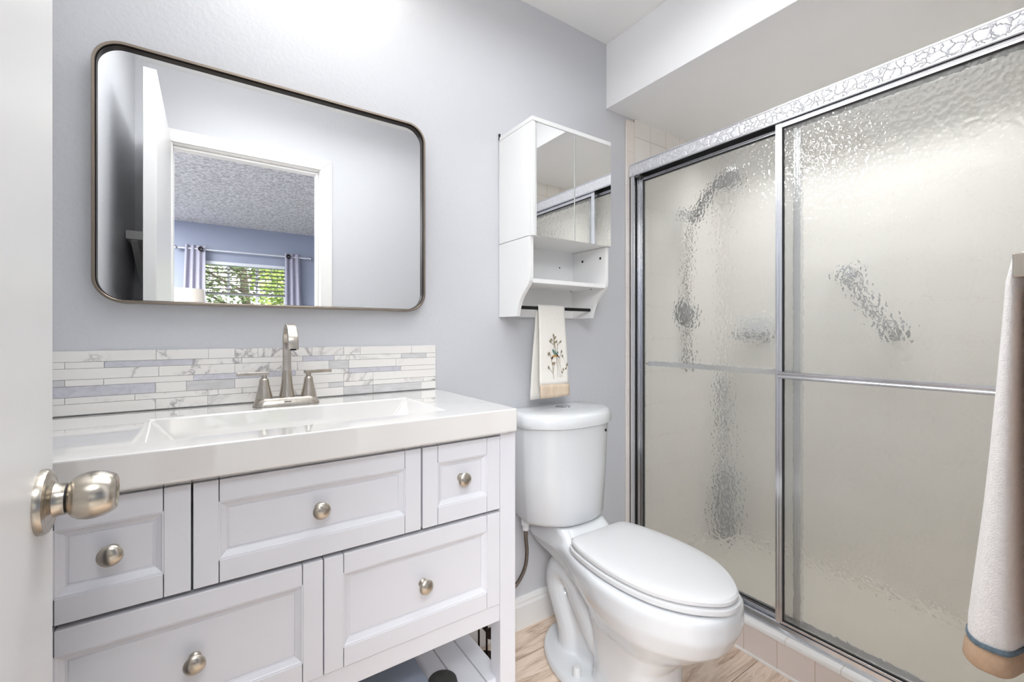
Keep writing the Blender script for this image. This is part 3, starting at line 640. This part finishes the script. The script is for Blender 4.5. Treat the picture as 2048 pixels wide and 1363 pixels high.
bm = nb(); drape_panel(bm, [(0.9385, 1.069, 1.2035-0.0005*i, 0.8995-0.044*i/4) for i in range(5)], 14, 0.0012); o = part('hem', bm, 'tan', ht, ang=2.0, label='tan satin hem'); s = o.modifiers.new('solid', 'SOLIDIFY'); s.thickness = 0.0045; s.offset = 0
def emb(u, v):   # towel face coordinates: u 0..1 across, v 0..1 up
    i = 1-v; return Vector((0.940+0.125*u+0.004*(1-v)*u, 1.2165-0.0120*i-0.0022, 1.155-0.257*i))
def stem(bm, pts, r=0.0007):
    tube(bm, [emb(*p) for p in pts], r, 6)
def leaf(bm, p, ang, ln=0.012, wd=0.0032):
    c = emb(*p); d = Vector((math.cos(ang), 0, math.sin(ang))); q = Vector((-d.z, 0, d.x)); k = 10
    ring0 = [c+d*ln*(0.5-0.5*math.cos(2*PI*j/k))+q*wd*math.sin(2*PI*j/k)*1.0 for j in range(k)]
    loft(bm, [[v_+Vector((0, 0.0005, 0)) for v_ in ring0], [v_-Vector((0, 0.0006, 0)) for v_ in ring0]])
bm = nb()
for pts in ([(0.60, 0.10), (0.58, 0.30), (0.545, 0.50), (0.51, 0.63), (0.50, 0.66)], [(0.66, 0.10), (0.62, 0.30), (0.55, 0.48), (0.50, 0.60), (0.495, 0.66)], [(0.70, 0.10), (0.68, 0.25), (0.62, 0.42)], [(0.75, 0.10), (0.71, 0.25), (0.68, 0.37)],
            [(0.50, 0.60), (0.49, 0.55), (0.505, 0.50)], [(0.50, 0.55), (0.40, 0.585)], [(0.60, 0.45), (0.62, 0.55), (0.61, 0.62)], [(0.62, 0.54), (0.70, 0.585)], [(0.45, 0.08), (0.43, 0.20), (0.42, 0.28), (0.36, 0.42)], [(0.43, 0.16), (0.30, 0.24)], [(0.43, 0.16), (0.48, 0.27), (0.54, 0.31)], [(0.68, 0.37), (0.75, 0.44)], [(0.90, 0.25), (0.84, 0.34), (0.80, 0.40)]):
    stem(bm, pts)
for p, a in (((0.50, 0.655), 1.7), ((0.52, 0.63), 0.9), ((0.45, 0.60), 2.3), ((0.39, 0.575), 2.0), ((0.52, 0.575), 0.5), ((0.70, 0.575), 0.7), ((0.34, 0.41), 1.9), ((0.30, 0.40), 1.8), ((0.30, 0.22), 1.9), ((0.48, 0.27), 1.6), ((0.42, 0.27), 1.4), ((0.75, 0.43), 1.4), ((0.80, 0.37), 1.9), ((0.92, 0.24), 1.2), ((0.95, 0.25), 1.6), ((0.80, 0.18), 1.7), ((0.86, 0.20), 0.8), ((0.78, 0.15), 2.2)): leaf(bm, p, a)
part('embroidered_stems', bm, 'olive', ht, label='olive brown embroidered grass stems')
bm = nb(); leaf(bm, (0.55, 0.405), 2.15, 0.026, 0.0046); leaf(bm, (0.575, 0.415), 0.9, 0.013, 0.003); wg = len(bm.faces)
for f in bm.faces: f.material_index = 0
leaf(bm, (0.43, 0.392), 0.15, 0.020, 0.0038)
for f in list(bm.faces)[wg:]: f.material_index = 1
wg = len(bm.faces); leaf(bm, (0.54, 0.405), -0.1, 0.012, 0.0046); leaf(bm, (0.63, 0.398), -0.85, 0.013, 0.0013); leaf(bm, (0.45, 0.395), -2.1, 0.014, 0.0032)
for f in list(bm.faces)[wg:]: f.material_index = 2
part('embroidered_bird', bm, ['teal', 'gold', 'rust'], ht, label='teal, gold and rust embroidered hummingbird')

# ------------------------------------------------------------------ toilet
tx = 1.050
toi = thing('toilet', 'white two-piece toilet with the lid closed between vanity and shower', 'toilet', (tx, 0.95, 0))
def outl(st_, z):
    pts = [(tx+w_, y, z) for y, w_ in st_] + [(tx-w_, y, z) for y, w_ in st_[::-1]]
    return pts
def smooth_st(st_, k=6):
    sp_ = spline([(y, w_, 0) for y, w_ in st_], k); return [(p.x, max(p.y, 0.0004)) for p in sp_]
def lerp_st(a, b, t): return [(y0+(y1-y0)*t, w0+(w1-w0)*t) for (y0, w0), (y1, w1) in zip(a, b)]
rim = [(1.285, 0.098), (1.20, 0.102), (1.10, 0.114), (1.00, 0.146), (0.90, 0.172), (0.82, 0.177), (0.74, 0.168), (0.67, 0.140), (0.61, 0.092), (0.586, 0.040), (0.582, 0.002)]
deck = [(1.285, 0.092), (1.20, 0.096), (1.10, 0.108), (1.00, 0.140), (0.90, 0.165), (0.82, 0.170), (0.74, 0.161), (0.67, 0.134), (0.61, 0.086), (0.592, 0.036), (0.588, 0.002)]
low1 = [(1.265, 0.085), (1.19, 0.090), (1.09, 0.104), (1.00, 0.140), (0.90, 0.170), (0.82, 0.177), (0.74, 0.168), (0.67, 0.140), (0.61, 0.092), (0.586, 0.040), (0.582, 0.002)]
low2 = [(1.16, 0.060), (1.12, 0.076), (1.05, 0.098), (0.98, 0.128), (0.90, 0.154), (0.82, 0.164), (0.74, 0.158), (0.68, 0.130), (0.63, 0.086), (0.606, 0.038), (0.602, 0.002)]
low3 = [(1.06, 0.040), (1.04, 0.066), (1.00, 0.090), (0.95, 0.112), (0.89, 0.128), (0.83, 0.132), (0.77, 0.126), (0.72, 0.106), (0.68, 0.072), (0.660, 0.034), (0.656, 0.002)]
low4 = [(1.02, 0.040), (1.01, 0.066), (0.98, 0.084), (0.94, 0.096), (0.89, 0.102), (0.84, 0.104), (0.80, 0.101), (0.765, 0.088), (0.735, 0.062), (0.722, 0.030), (0.718, 0.002)]
low5 = [(1.00, 0.040), (0.99, 0.066), (0.97, 0.084), (0.935, 0.094), (0.89, 0.098), (0.85, 0.099), (0.815, 0.097), (0.79, 0.086), (0.770, 0.062), (0.760, 0.030), (0.757, 0.002)]
foot = [(1.00, 0.044), (0.99, 0.074), (0.97, 0.096), (0.935, 0.108), (0.89, 0.112), (0.85, 0.113), (0.815, 0.111), (0.785, 0.099), (0.760, 0.072), (0.745, 0.036), (0.742, 0.002)]
secs = [(foot, 0.0), (foot, 0.012), (low5, 0.06), (low5, 0.15), (low4, 0.205), (low3, 0.245), (low2, 0.292), (low1, 0.338), (rim, 0.366), (rim, 0.386), (deck, 0.398)]
bm = nb(); loft(bm, [outl(smooth_st(s_), z_) for s_, z_ in secs])
fl = [(1.250, 0.004), (1.243, 0.040), (1.215, 0.085), (1.170, 0.122), (1.10, 0.150), (1.02, 0.158), (0.94, 0.152), (0.87, 0.130), (0.81, 0.100), (0.77, 0.050), (0.762, 0.002)]
fl2 = [(y, max(w_-0.010, 0.001)) for y, w_ in fl]
loft(bm, [outl(smooth_st(fl), 0.0), outl(smooth_st(fl), 0.016), outl(smooth_st(fl2), 0.028)])
tw = spline([(tx, 0.98, 0.10), (tx, 1.05, 0.185), (tx, 1.12, 0.265), (tx, 1.175, 0.270), (tx, 1.195, 0.215), (tx, 1.165, 0.150), (tx, 1.135, 0.090), (tx, 1.125, 0.02)], 6)
for sx in (-0.030, 0.030): tube(bm, [p+Vector((sx, 0, 0)) for p in tw], 0.050, 16)
box(bm, tx-0.055, tx+0.055, 0.93, 1.13, 0.005, 0.20)
loft(bm, [[(x, y, z_) for x, y in rrect(tx-0.110+e, tx+0.110-e, y0_, 1.287, 0.03, 5)] for e, y0_, z_ in ((0.0, 1.03, 0.37), (0.002, 1.045, 0.398), (0.004, 1.07, 0.412), (0.006, 1.10, 0.4365))])
bowl = part('bowl', bm, 'porc', toi, ang=3)
rm = bowl.modifiers.new('fuse', 'REMESH'); rm.mode = 'VOXEL'; rm.voxel_size = 0.0050; rm.use_smooth_shade = True
sm = bowl.modifiers.new('soft', 'SMOOTH'); sm.factor = 0.5; sm.iterations = 12
for sx in (-1, 1):
    bm = nb(); lathe(bm, [(0.0150, 0.024), (0.0145, 0.034), (0.0115, 0.050), (0.0095, 0.054), (0.0, 0.055)], (tx+sx*0.117, 1.015, 0), seg=20); part('bolt_cap', bm, 'seatp', toi)
def tank_ring(hw, yf, yb, z, bulge=0.095, rc=0.03, n=20):
    pts = []
    for i in range(n+1):
        u = -1+2*i/n; pts.append((tx-0.008+hw*u, yf+bulge*abs(u)**2.7, z))
    for i in range(1, 6):
        a = PI/2*i/6; pts.append((tx-0.008+hw-rc*0.4*(1-math.cos(a)), yf+bulge+(yb-rc-yf-bulge)*i/6, z))
    for i in range(0, 5):
        a = PI/2*i/4; pts.append((tx-0.008+hw-rc*0.4-rc*(1-math.cos(a))*1.0, yb-rc+rc*math.sin(a), z))
    L = [(2*(tx-0.008)-x, y, zz) for x, y, zz in pts[n+1:]][::-1]
    return pts + L
bm = nb(); loft(bm, [tank_ring(0.150, 1.105, 1.290, 0.438), tank_ring(0.164, 1.092, 1.300, 0.443), tank_ring(0.170, 1.087, 1.303, 0.455), tank_ring(0.182, 1.083, 1.308, 0.60), tank_ring(0.190, 1.080, 1.31, 0.766)])
part('tank', bm, 'porc', toi, ang=0.9)
bm = nb(); loft(bm, [tank_ring(0.191, 1.080, 1.313, 0.764), tank_ring(0.198, 1.071, 1.317, 0.769), tank_ring(0.199, 1.070, 1.318, 0.780), tank_ring(0.197, 1.072, 1.317, 0.800), tank_ring(0.191, 1.080, 1.312, 0.810), tank_ring(0.176, 1.098, 1.298, 0.814, 0.085), tank_ring(0.10, 1.15, 1.26, 0.815, 0.04)])
part('tank_lid', bm, 'porc', toi, ang=0.9)
bm = nb(); lathe(bm, [(0.027, 0.812), (0.027, 0.8165), (0.0245, 0.8185), (0.0, 0.8188)], (tx, 1.215, 0), seg=32); part('flush_button', bm, 'chrome', toi, label='round chrome dual flush button')
bm = nb(); box(bm, tx+0.092, tx+0.096, 1.093, 1.101, 0.737, 0.746); part('spec_mark', bm, 'black', toi, label='tiny black printed mark', smooth=False)
seat_o = [(1.045, 0.100), (1.03, 0.122), (0.99, 0.137), (0.92, 0.149), (0.85, 0.1535), (0.78, 0.149), (0.71, 0.132), (0.65, 0.098), (0.607, 0.055), (0.590, 0.026), (0.586, 0.001)]
def scaled(st_, k, cy=0.84): return [(cy+(y-cy)*k, w_*k) for y, w_ in st_]
bm = nb(); loft(bm, [outl(smooth_st(scaled(seat_o, k, 0.83)), z_) for k, z_ in ((0.97, 0.402), (1.03, 0.404), (1.035, 0.410), (1.03, 0.416), (0.98, 0.4185))])
part('seat', bm, 'seatp', toi, ang=0.8)
bm = nb(); loft(bm, [outl(smooth_st(scaled(seat_o, k)), z_) for k, z_ in ((0.95, 0.4205), (0.995, 0.4215), (1.008, 0.4245), (1.008, 0.4325), (0.99, 0.4375), (0.955, 0.4400), (0.80, 0.4420), (0.3, 0.4440))])
part('lid', bm, 'seatp', toi, ang=0.5)
for sx in (-0.072, 0.072):
    bm = nb(); cyl(bm, (tx+sx-0.022, 1.052, 0.416), (tx+sx+0.022, 1.052, 0.416), 0.0125, seg=16); box(bm, tx+sx-0.014, tx+sx+0.014, 1.042, 1.062, 0.397, 0.416); part('hinge', bm, 'seatp', toi)

# water supply
ws = thing('water_supply_line', 'braided water hose curving from the toilet tank down to a dark valve', 'hose', (0.80, 1.30, 0.0))
bm = nb(); lathe(bm, [(0.016, 0.440), (0.016, 0.418), (0.012, 0.415), (0.012, 0.400)], (0.903, 1.240, 0), seg=8); part('coupling_nut', bm, 'seatp', ws, label='white plastic nut')
bm = nb(); tube(bm, spline([(0.903, 1.240, 0.405), (0.903, 1.240, 0.37), (0.907, 1.240, 0.32), (0.900, 1.243, 0.265), (0.868, 1.25, 0.215), (0.815, 1.265, 0.175), (0.770, 1.28, 0.16), (0.735, 1.285, 0.165), (0.720, 1.29, 0.18)], 6), 0.0065, 12); part('braided_hose', bm, 'braid', ws)
bm = nb(); cyl(bm, (0.72, 1.30, 0.18), (0.72, 1.328, 0.18), 0.008); lathe(bm, [(0.0, 0.0), (0.016, 0.003), (0.018, 0.008), (0.015, 0.013), (0, 0.015)], (0.775, 1.272, 0.075), (0, -1, 0.2), 20); cyl(bm, (0.775, 1.272, 0.075), (0.775, 1.329, 0.075), 0.008); part('valve', bm, 'darkmetal', ws)
ps = thing('paper_stand', 'dark wire stand on the floor behind the vanity leg', 'stand', (0.745, 1.25, 0))
bm = nb()
for x in (0.727, 0.757): tube(bm, [(x, 1.26, 0.005), (x, 1.26, 0.33)], 0.0035, 8)
part('post', bm, 'darkmetal', ps)
bm = nb(); lathe(bm, [(0.05, 0.0), (0.05, 0.006), (0, 0.007)], (0.742, 1.25, 0), seg=24); part('base', bm, 'darkmetal', ps)
bm = nb(); tube(bm, [(0.727, 1.26, 0.33), (0.742, 1.26, 0.345), (0.757, 1.26, 0.33)], 0.0035, 8); part('handle', bm, 'darkmetal', ps)
# things on the slatted shelf
bm = nb(); rs = [[(x, y, z_) for x, y in rrect(0.10+e, 0.413-e, 0.93+e, 1.20-e, 0.02, 5)] for e, z_ in ((0.006, 0.2405), (0.0, 0.25), (0.0, 0.285), (0.003, 0.288), (0.010, 0.288))]
loft(bm, rs); solo('storage_box', bm, 'bluegrey', 'flat blue grey box on the slatted shelf below the drawers', 'box', (0.27, 1.06, 0.2405))
bm = nb(); rs = [[(0.452+(0.036*k)*math.cos(2*PI*i/28), 0.955+(0.036*k)*math.sin(2*PI*i/28), z_) for i in range(28)] for k, z_ in ((0.75, 0.2405), (0.95, 0.245), (1.0, 0.252), (0.93, 0.262), (0.6, 0.268), (0.2, 0.270))]
loft(bm, rs); solo('wash_bag', bm, 'charcoal', 'small rounded charcoal pouch beside the blue grey box', 'pouch', (0.452, 0.955, 0.2405))

# ------------------------------------------------------------------ shower enclosure
HX = 1.522
fr = thing('shower_door_frame', 'bright aluminium frame with a hammered header around the sliding shower doors', 'shower frame', (1.55, 0.69, 0.112))
hd = part('header', bx((HX+0.002, HX+0.066, YF+0.008, D-0.010, 1.806, 1.818), (HX+0.006, HX+0.010, YF+0.008, D-0.010, 1.768, 1.806), (HX+0.060, HX+0.066, YF+0.008, D-0.010, 1.748, 1.806), (HX, HX+0.008, YF+0.008, D-0.010, 1.812, 1.818), (HX, HX+0.008, YF+0.008, D-0.010, 1.764, 1.769)), 'alu', fr, smooth=False, bevel=0.001)
part('hammered_strip', bx((HX+0.001, HX+0.0062, YF+0.009, D-0.011, 1.7695, 1.8105)), 'hammer', hd, smooth=False, label='hammered silver header strip')
part('header_shadow_slot', bx((HX+0.010, HX+0.060, YF+0.009, D-0.011, 1.790, 1.8055)), 'sealblack', hd, smooth=False)  # black block stands in for the shade inside the header
for y0, y1 in ((D-0.034, D-0.009), (YF+0.007, YF+0.030)):
    jb = part('jamb', bx((HX+0.006, HX+0.060, y0 if y0 < 1 else y1-0.006, y1 if y0 > 1 else y0+0.006, 0.116, 1.766), (HX+0.006, HX+0.012, y0, y1, 0.116, 1.766), (HX+0.030, HX+0.036, y0, y1, 0.116, 1.766)), 'alu', fr, smooth=False, bevel=0.0008)
    part('jamb_groove', bx((HX+0.0125, HX+0.0295, (y0+0.010) if y0 > 1 else y0+0.007, (y1-0.006) if y0 > 1 else y1-0.010, 0.117, 1.765)), 'sealblack', jb, smooth=False)
bm = nb(); prism(bm, [(HX+0.000, 0.1122), (HX+0.000, 0.118), (HX+0.008, 0.122), (HX+0.010, 0.134), (HX+0.013, 0.134), (HX+0.013, 0.124), (HX+0.031, 0.128), (HX+0.031, 0.146), (HX+0.034, 0.146), (HX+0.034, 0.130), (HX+0.060, 0.132), (HX+0.060, 0.150), (HX+0.064, 0.150), (HX+0.064, 0.1122)], 'xz', YF+0.008, D-0.010)
part('bottom_track', bm, 'alu', fr, smooth=False)
def panel(name, label, xg, y0, y1, bar_side, z0, z1, by0, by1):
    t = thing(name, label, 'shower door', (xg, (y0+y1)/2, z0), 'sliding shower doors')
    sw = 0.021
    part('glass', bx((xg-0.0025, xg+0.0025, y0+0.006, y1-0.006, z0+0.006, z1-0.004)), 'rain', t, smooth=False, label='obscure rain patterned glass')
    for a, b, nm in ((y0, y0+sw, 1), (y1-sw, y1, 0)):
        s_ = part('stile', bx((xg-0.010, xg+0.010, a, b, z0, z1), (xg-0.0118, xg-0.009, a+0.005, a+0.008, z0, z1), (xg-0.0118, xg-0.009, b-0.008, b-0.005, z0, z1)), 'alu', t, smooth=False, bevel=0.0008)
        e0, e1 = (b, b+0.0022) if nm else (a-0.0022, a)
        part('gasket', bx((xg-0.006, xg+0.006, e0, e1, z0+0.01, z1-0.015)), 'sealblack', s_, smooth=False)
    tr = part('top_rail', bx((xg-0.009, xg+0.009, y0+sw, y1-sw, z1-0.016, z1), (xg-0.0108, xg-0.008, y0+sw, y1-sw, z1-0.008, z1-0.005)), 'alu', t, smooth=False, bevel=0.0008)
    part('gasket', bx((xg-0.006, xg+0.006, y0+sw, y1-sw, z1-0.019, z1-0.016)), 'sealblack', tr, smooth=False)
    br = part('bottom_rail', bx((xg-0.009, xg+0.009, y0+sw, y1-sw, z0, z0+0.008)), 'alu', t, smooth=False, bevel=0.0008)
    part('gasket', bx((xg-0.006, xg+0.006, y0+sw, y1-sw, z0+0.008, z0+0.0105)), 'sealblack', br, smooth=False)
    xb = xg+bar_side*0.040; bm = nb()
    pr = [(xb-bar_side*0.004, 0.938), (xb+bar_side*0.004, 0.936), (xb+bar_side*0.0065, 0.938), (xb+bar_side*0.0065, 0.942), (xb+bar_side*0.0045, 0.9445), (xb+bar_side*0.0045, 0.9485), (xb+bar_side*0.0065, 0.951), (xb+bar_side*0.0065, 0.956), (xb+bar_side*0.004, 0.958), (xb-bar_side*0.004, 0.956)]
    prism(bm, pr, 'xz', by0, by1); b_ = part('towel_bar', bm, 'alu', t, smooth=False)
    bm = nb()
    for yy in (by0+0.004, by1-0.004): box(bm, min(xg+bar_side*0.009, xb), max(xg+bar_side*0.009, xb), yy-0.004, yy+0.004, 0.937, 0.957); cyl(bm, (xg+bar_side*0.0095, yy+0.011, 0.947), (xg+bar_side*0.0135, yy+0.011, 0.947), 0.0045, seg=12)
    part('bar_bracket', bm, 'alu', b_, smooth=False)
    return t
panel('sliding_shower_door', 'outer sliding shower door of rain glass, on the right, its towel bar outside', 1.543, 0.085, 0.7145, -1, 0.137, 1.764, 0.10, 0.690)
panel('sliding_shower_door', 'inner sliding shower door of rain glass, on the left, its towel bar inside', 1.571, 0.650, 1.298, 1, 0.139, 1.764, 0.672, 1.262)

# fittings inside the shower
sh = thing('hand_shower', 'chrome hand shower on a wall arm, a dark blur behind the left glass', 'shower head', (1.92, D-0.006, 1.70))
bm = nb(); cyl(bm, (1.92, D-0.007, 1.66), (1.92, D-0.060, 1.66), 0.012); lathe(bm, [(0.03, 0), (0.03, 0.006), (0.012, 0.010)], (1.92, D-0.0065, 1.66), (0, -1, 0), 24); part('holder', bm, 'chrome', sh)
bm = nb(); tube(bm, spline([(1.92, 1.275, 1.61), (1.92, 1.235, 1.67), (1.92, 1.18, 1.735), (1.92, 1.12, 1.775)], 5), [0.019]*16, 14); part('grip', bm, 'screw', sh)
bm = nb(); lathe(bm, [(0.012, -0.02), (0.03, 0.0), (0.046, 0.012), (0.050, 0.030), (0.046, 0.036), (0, 0.037)], (1.92, 1.10, 1.785), (0.0, -0.75, -0.66), 28); part('spray_head', bm, 'screw', sh)
bm = nb(); tube(bm, spline([(1.92, 1.278, 1.60), (1.92, 1.292, 1.52), (1.915, 1.30, 1.3), (1.92, 1.298, 1.12), (1.91, 1.295, 0.98), (1.925, 1.30, 0.90), (1.94, 1.305, 0.95), (1.94, 1.31, 1.02)], 6), 0.0075, 10); part('hose', bm, 'braid', sh)
va = thing('shower_valve', 'round metal shower valve, a dark spot behind the left glass', 'valve', (1.925, D-0.006, 1.18))
bm = nb(); lathe(bm, [(0.062, 0), (0.062, 0.004), (0.050, 0.012), (0.03, 0.016)], (1.925, D-0.0065, 1.18), (0, -1, 0), 32); part('escutcheon', bm, 'screw', va)
bm = nb(); lathe(bm, [(0.026, 0.012), (0.026, 0.05), (0.020, 0.062), (0, 0.064)], (1.925, D-0.0065, 1.18), (0, -1, 0), 24); box(bm, 1.917, 1.933, D-0.06, D-0.045, 1.11, 1.18); part('valve_handle', bm, 'grey', va)
sd = thing('soap_dish', 'ceramic soap dish on the far shower wall beside the door stile', 'soap dish', (XR, 1.14, 1.09))
bm = nb(); prism(bm, [(1.07, 1.06), (1.21, 1.06), (1.215, 1.085), (1.065, 1.085)], 'yz', XR-0.09, XR-0.001); part('dish', bm, 'grey', sd, smooth=False, bevel=0.008)
part('back_plate', bx((XR-0.012, XR-0.0005, 1.06, 1.22, 1.05, 1.16)), 'porc', sd, smooth=False, bevel=0.006)
gb = thing('grab_bar', 'steel grab bar slanting across the far shower wall behind the right glass', 'grab bar', (XR, 0.68, 1.21))
a_, b_ = Vector((XR, 0.755, 1.335)), Vector((XR, 0.600, 1.085))
bm = nb(); tube(bm, spline([a_+Vector((-0.004, 0, 0)), a_+Vector((-0.05, 0, 0)), a_*0.85+b_*0.15+Vector((-0.06, 0, 0)), (a_+b_)/2+Vector((-0.06, 0, 0)), a_*0.15+b_*0.85+Vector((-0.06, 0, 0)), b_+Vector((-0.05, 0, 0)), b_+Vector((-0.004, 0, 0))], 5), 0.016, 14); part('bar', bm, 'steel', gb)
for p in (a_, b_):
    bm = nb(); lathe(bm, [(0.036, 0.0008), (0.036, 0.006), (0.018, 0.012)], p, (-1, 0, 0), 24); part('flange', bm, 'steel', gb)
br = thing('bath_brush', 'grey long-handled brush standing in the far shower corner', 'brush', (2.20, 1.27, 0.035))
bm = nb(); tube(bm, [(2.19, 1.26, 0.36), (2.225, 1.30, 0.84)], 0.011, 10); part('handle', bm, 'grey', br)
bm = nb(); lathe(bm, [(0.035, 0.036), (0.04, 0.10), (0.036, 0.34), (0.015, 0.37)], (2.19, 1.26, 0), seg=20); part('brush_head', bm, 'grey', br)

# ------------------------------------------------------------------ towel bar on the front wall
tb = thing('towel_bar', 'square nickel towel bar on the wall right of the doorway', 'towel bar', (1.2, YF, 1.18))
for x0 in (0.972, 1.402):
    part('post', bx((x0, x0+0.022, YF+0.0005, 0.1235, 1.162, 1.1975)), 'nickel', tb, smooth=False, bevel=0.002)
part('bar', bx((0.994, 1.402, 0.099, 0.115, 1.171, 1.187)), 'nickel', tb, smooth=False, bevel=0.0015)
def towel_loft(secs_, x0, x1, mat, name, parent, n=40, cap=True, seed=0, p=3.2):
    bm = nb(); rings = []
    for z, yb_, yf_, xo in secs_:
        cy = (yb_+yf_)/2; hy = (yf_-yb_)/2; xa = x0+xo; cxx = (xa+x1)/2; hx = (x1-xa)/2; r_ = []
        for i in range(n):
            a = 2*PI*i/n; c, s_ = math.cos(a), math.sin(a)
            px = cxx+hx*math.copysign(abs(c)**(2/p), c); py = cy+hy*math.copysign(abs(s_)**(2/p), s_)
            fold = 0.10*hy*math.sin(px*38+seed)*min(1, (1.2-z)*3)
            r_.append((px, py+fold, z+0.003*math.sin(px*22)))
        rings.append(r_)
    loft(bm, rings, cap, cap); return part(name, bm, mat, parent, ang=1.2)
bt = thing('bath_towel', 'thick white bath towel with a sand hem on the towel bar', 'towel', (1.2, 0.13, 0.545))
body = [(1.208, 0.106, 0.114, 0.02), (1.203, 0.104, 0.124, 0.008), (1.193, 0.1165, 0.132, 0.002), (1.16, 0.1185, 0.139, 0.0), (1.10, 0.1190, 0.143, 0.0), (1.00, 0.1195, 0.150, 0.0), (0.90, 0.119, 0.157, -0.001), (0.80, 0.117, 0.165, -0.002), (0.70, 0.115, 0.175, -0.003), (0.62, 0.112, 0.183, -0.003), (0.596, 0.112, 0.184, -0.002), (0.590, 0.114, 0.182, 0.0)]
towel_loft(body[::-1], 0.998, 1.385, 'terry', 'cloth', bt)
towel_loft([(0.5535, 0.113, 0.187, -0.003), (0.557, 0.111, 0.190, -0.005), (0.575, 0.111, 0.188, -0.004), (0.5895, 0.1125, 0.1835, -0.001)], 0.998, 1.385, 'hem', 'hem', bt).__setitem__('label', 'sand coloured hem')
towel_loft([(0.588, 0.1105, 0.1855, -0.004), (0.590, 0.1098, 0.1862, -0.0046), (0.594, 0.1098, 0.1862, -0.0046), (0.596, 0.1105, 0.1855, -0.004)], 0.998, 1.386, 'bluestitch', 'stitching', bt).__setitem__('label', 'slate blue stitched line')
bt2 = thing('hanging_towel', 'golden brown towel tucked behind the white bath towel', 'towel', (1.2, 0.08, 0.60))
towel_loft([(0.60, 0.050, 0.108, 0.004), (0.61, 0.046, 0.110, 0.002), (0.75, 0.046, 0.1135, 0.001), (0.9, 0.048, 0.1165, 0.0), (1.05, 0.05, 0.1175, 0.0), (1.14, 0.054, 0.115, 0.001), (1.160, 0.07, 0.108, 0.008)], 0.999, 1.38, 'brown', 'cloth', bt2, seed=1.3)

# shelf behind the door, seen in the mirror
sf = thing('wall_shelf', 'small white bracketed wall shelf behind the open door, seen in the mirror', 'shelf', (-0.235, YF, 1.48))
part('board', bx((-0.276, -0.195, YF+0.001, 0.335, 1.452, 1.486)), 'trimw', sf, smooth=False, bevel=0.002)
part('back_rail', bx((-0.276, -0.195, YF+0.001, YF+0.03, 1.486, 1.500)), 'trimw', sf, smooth=False, bevel=0.002)
bm = nb(); prism(bm, [(YF+0.001, 1.4515), (0.325, 1.4515), (0.325, 1.446), (0.10, 1.33), (YF+0.001, 1.30)], 'yz', -0.262, -0.240); part('bracket', bm, 'trimw', sf, smooth=False, bevel=0.002)
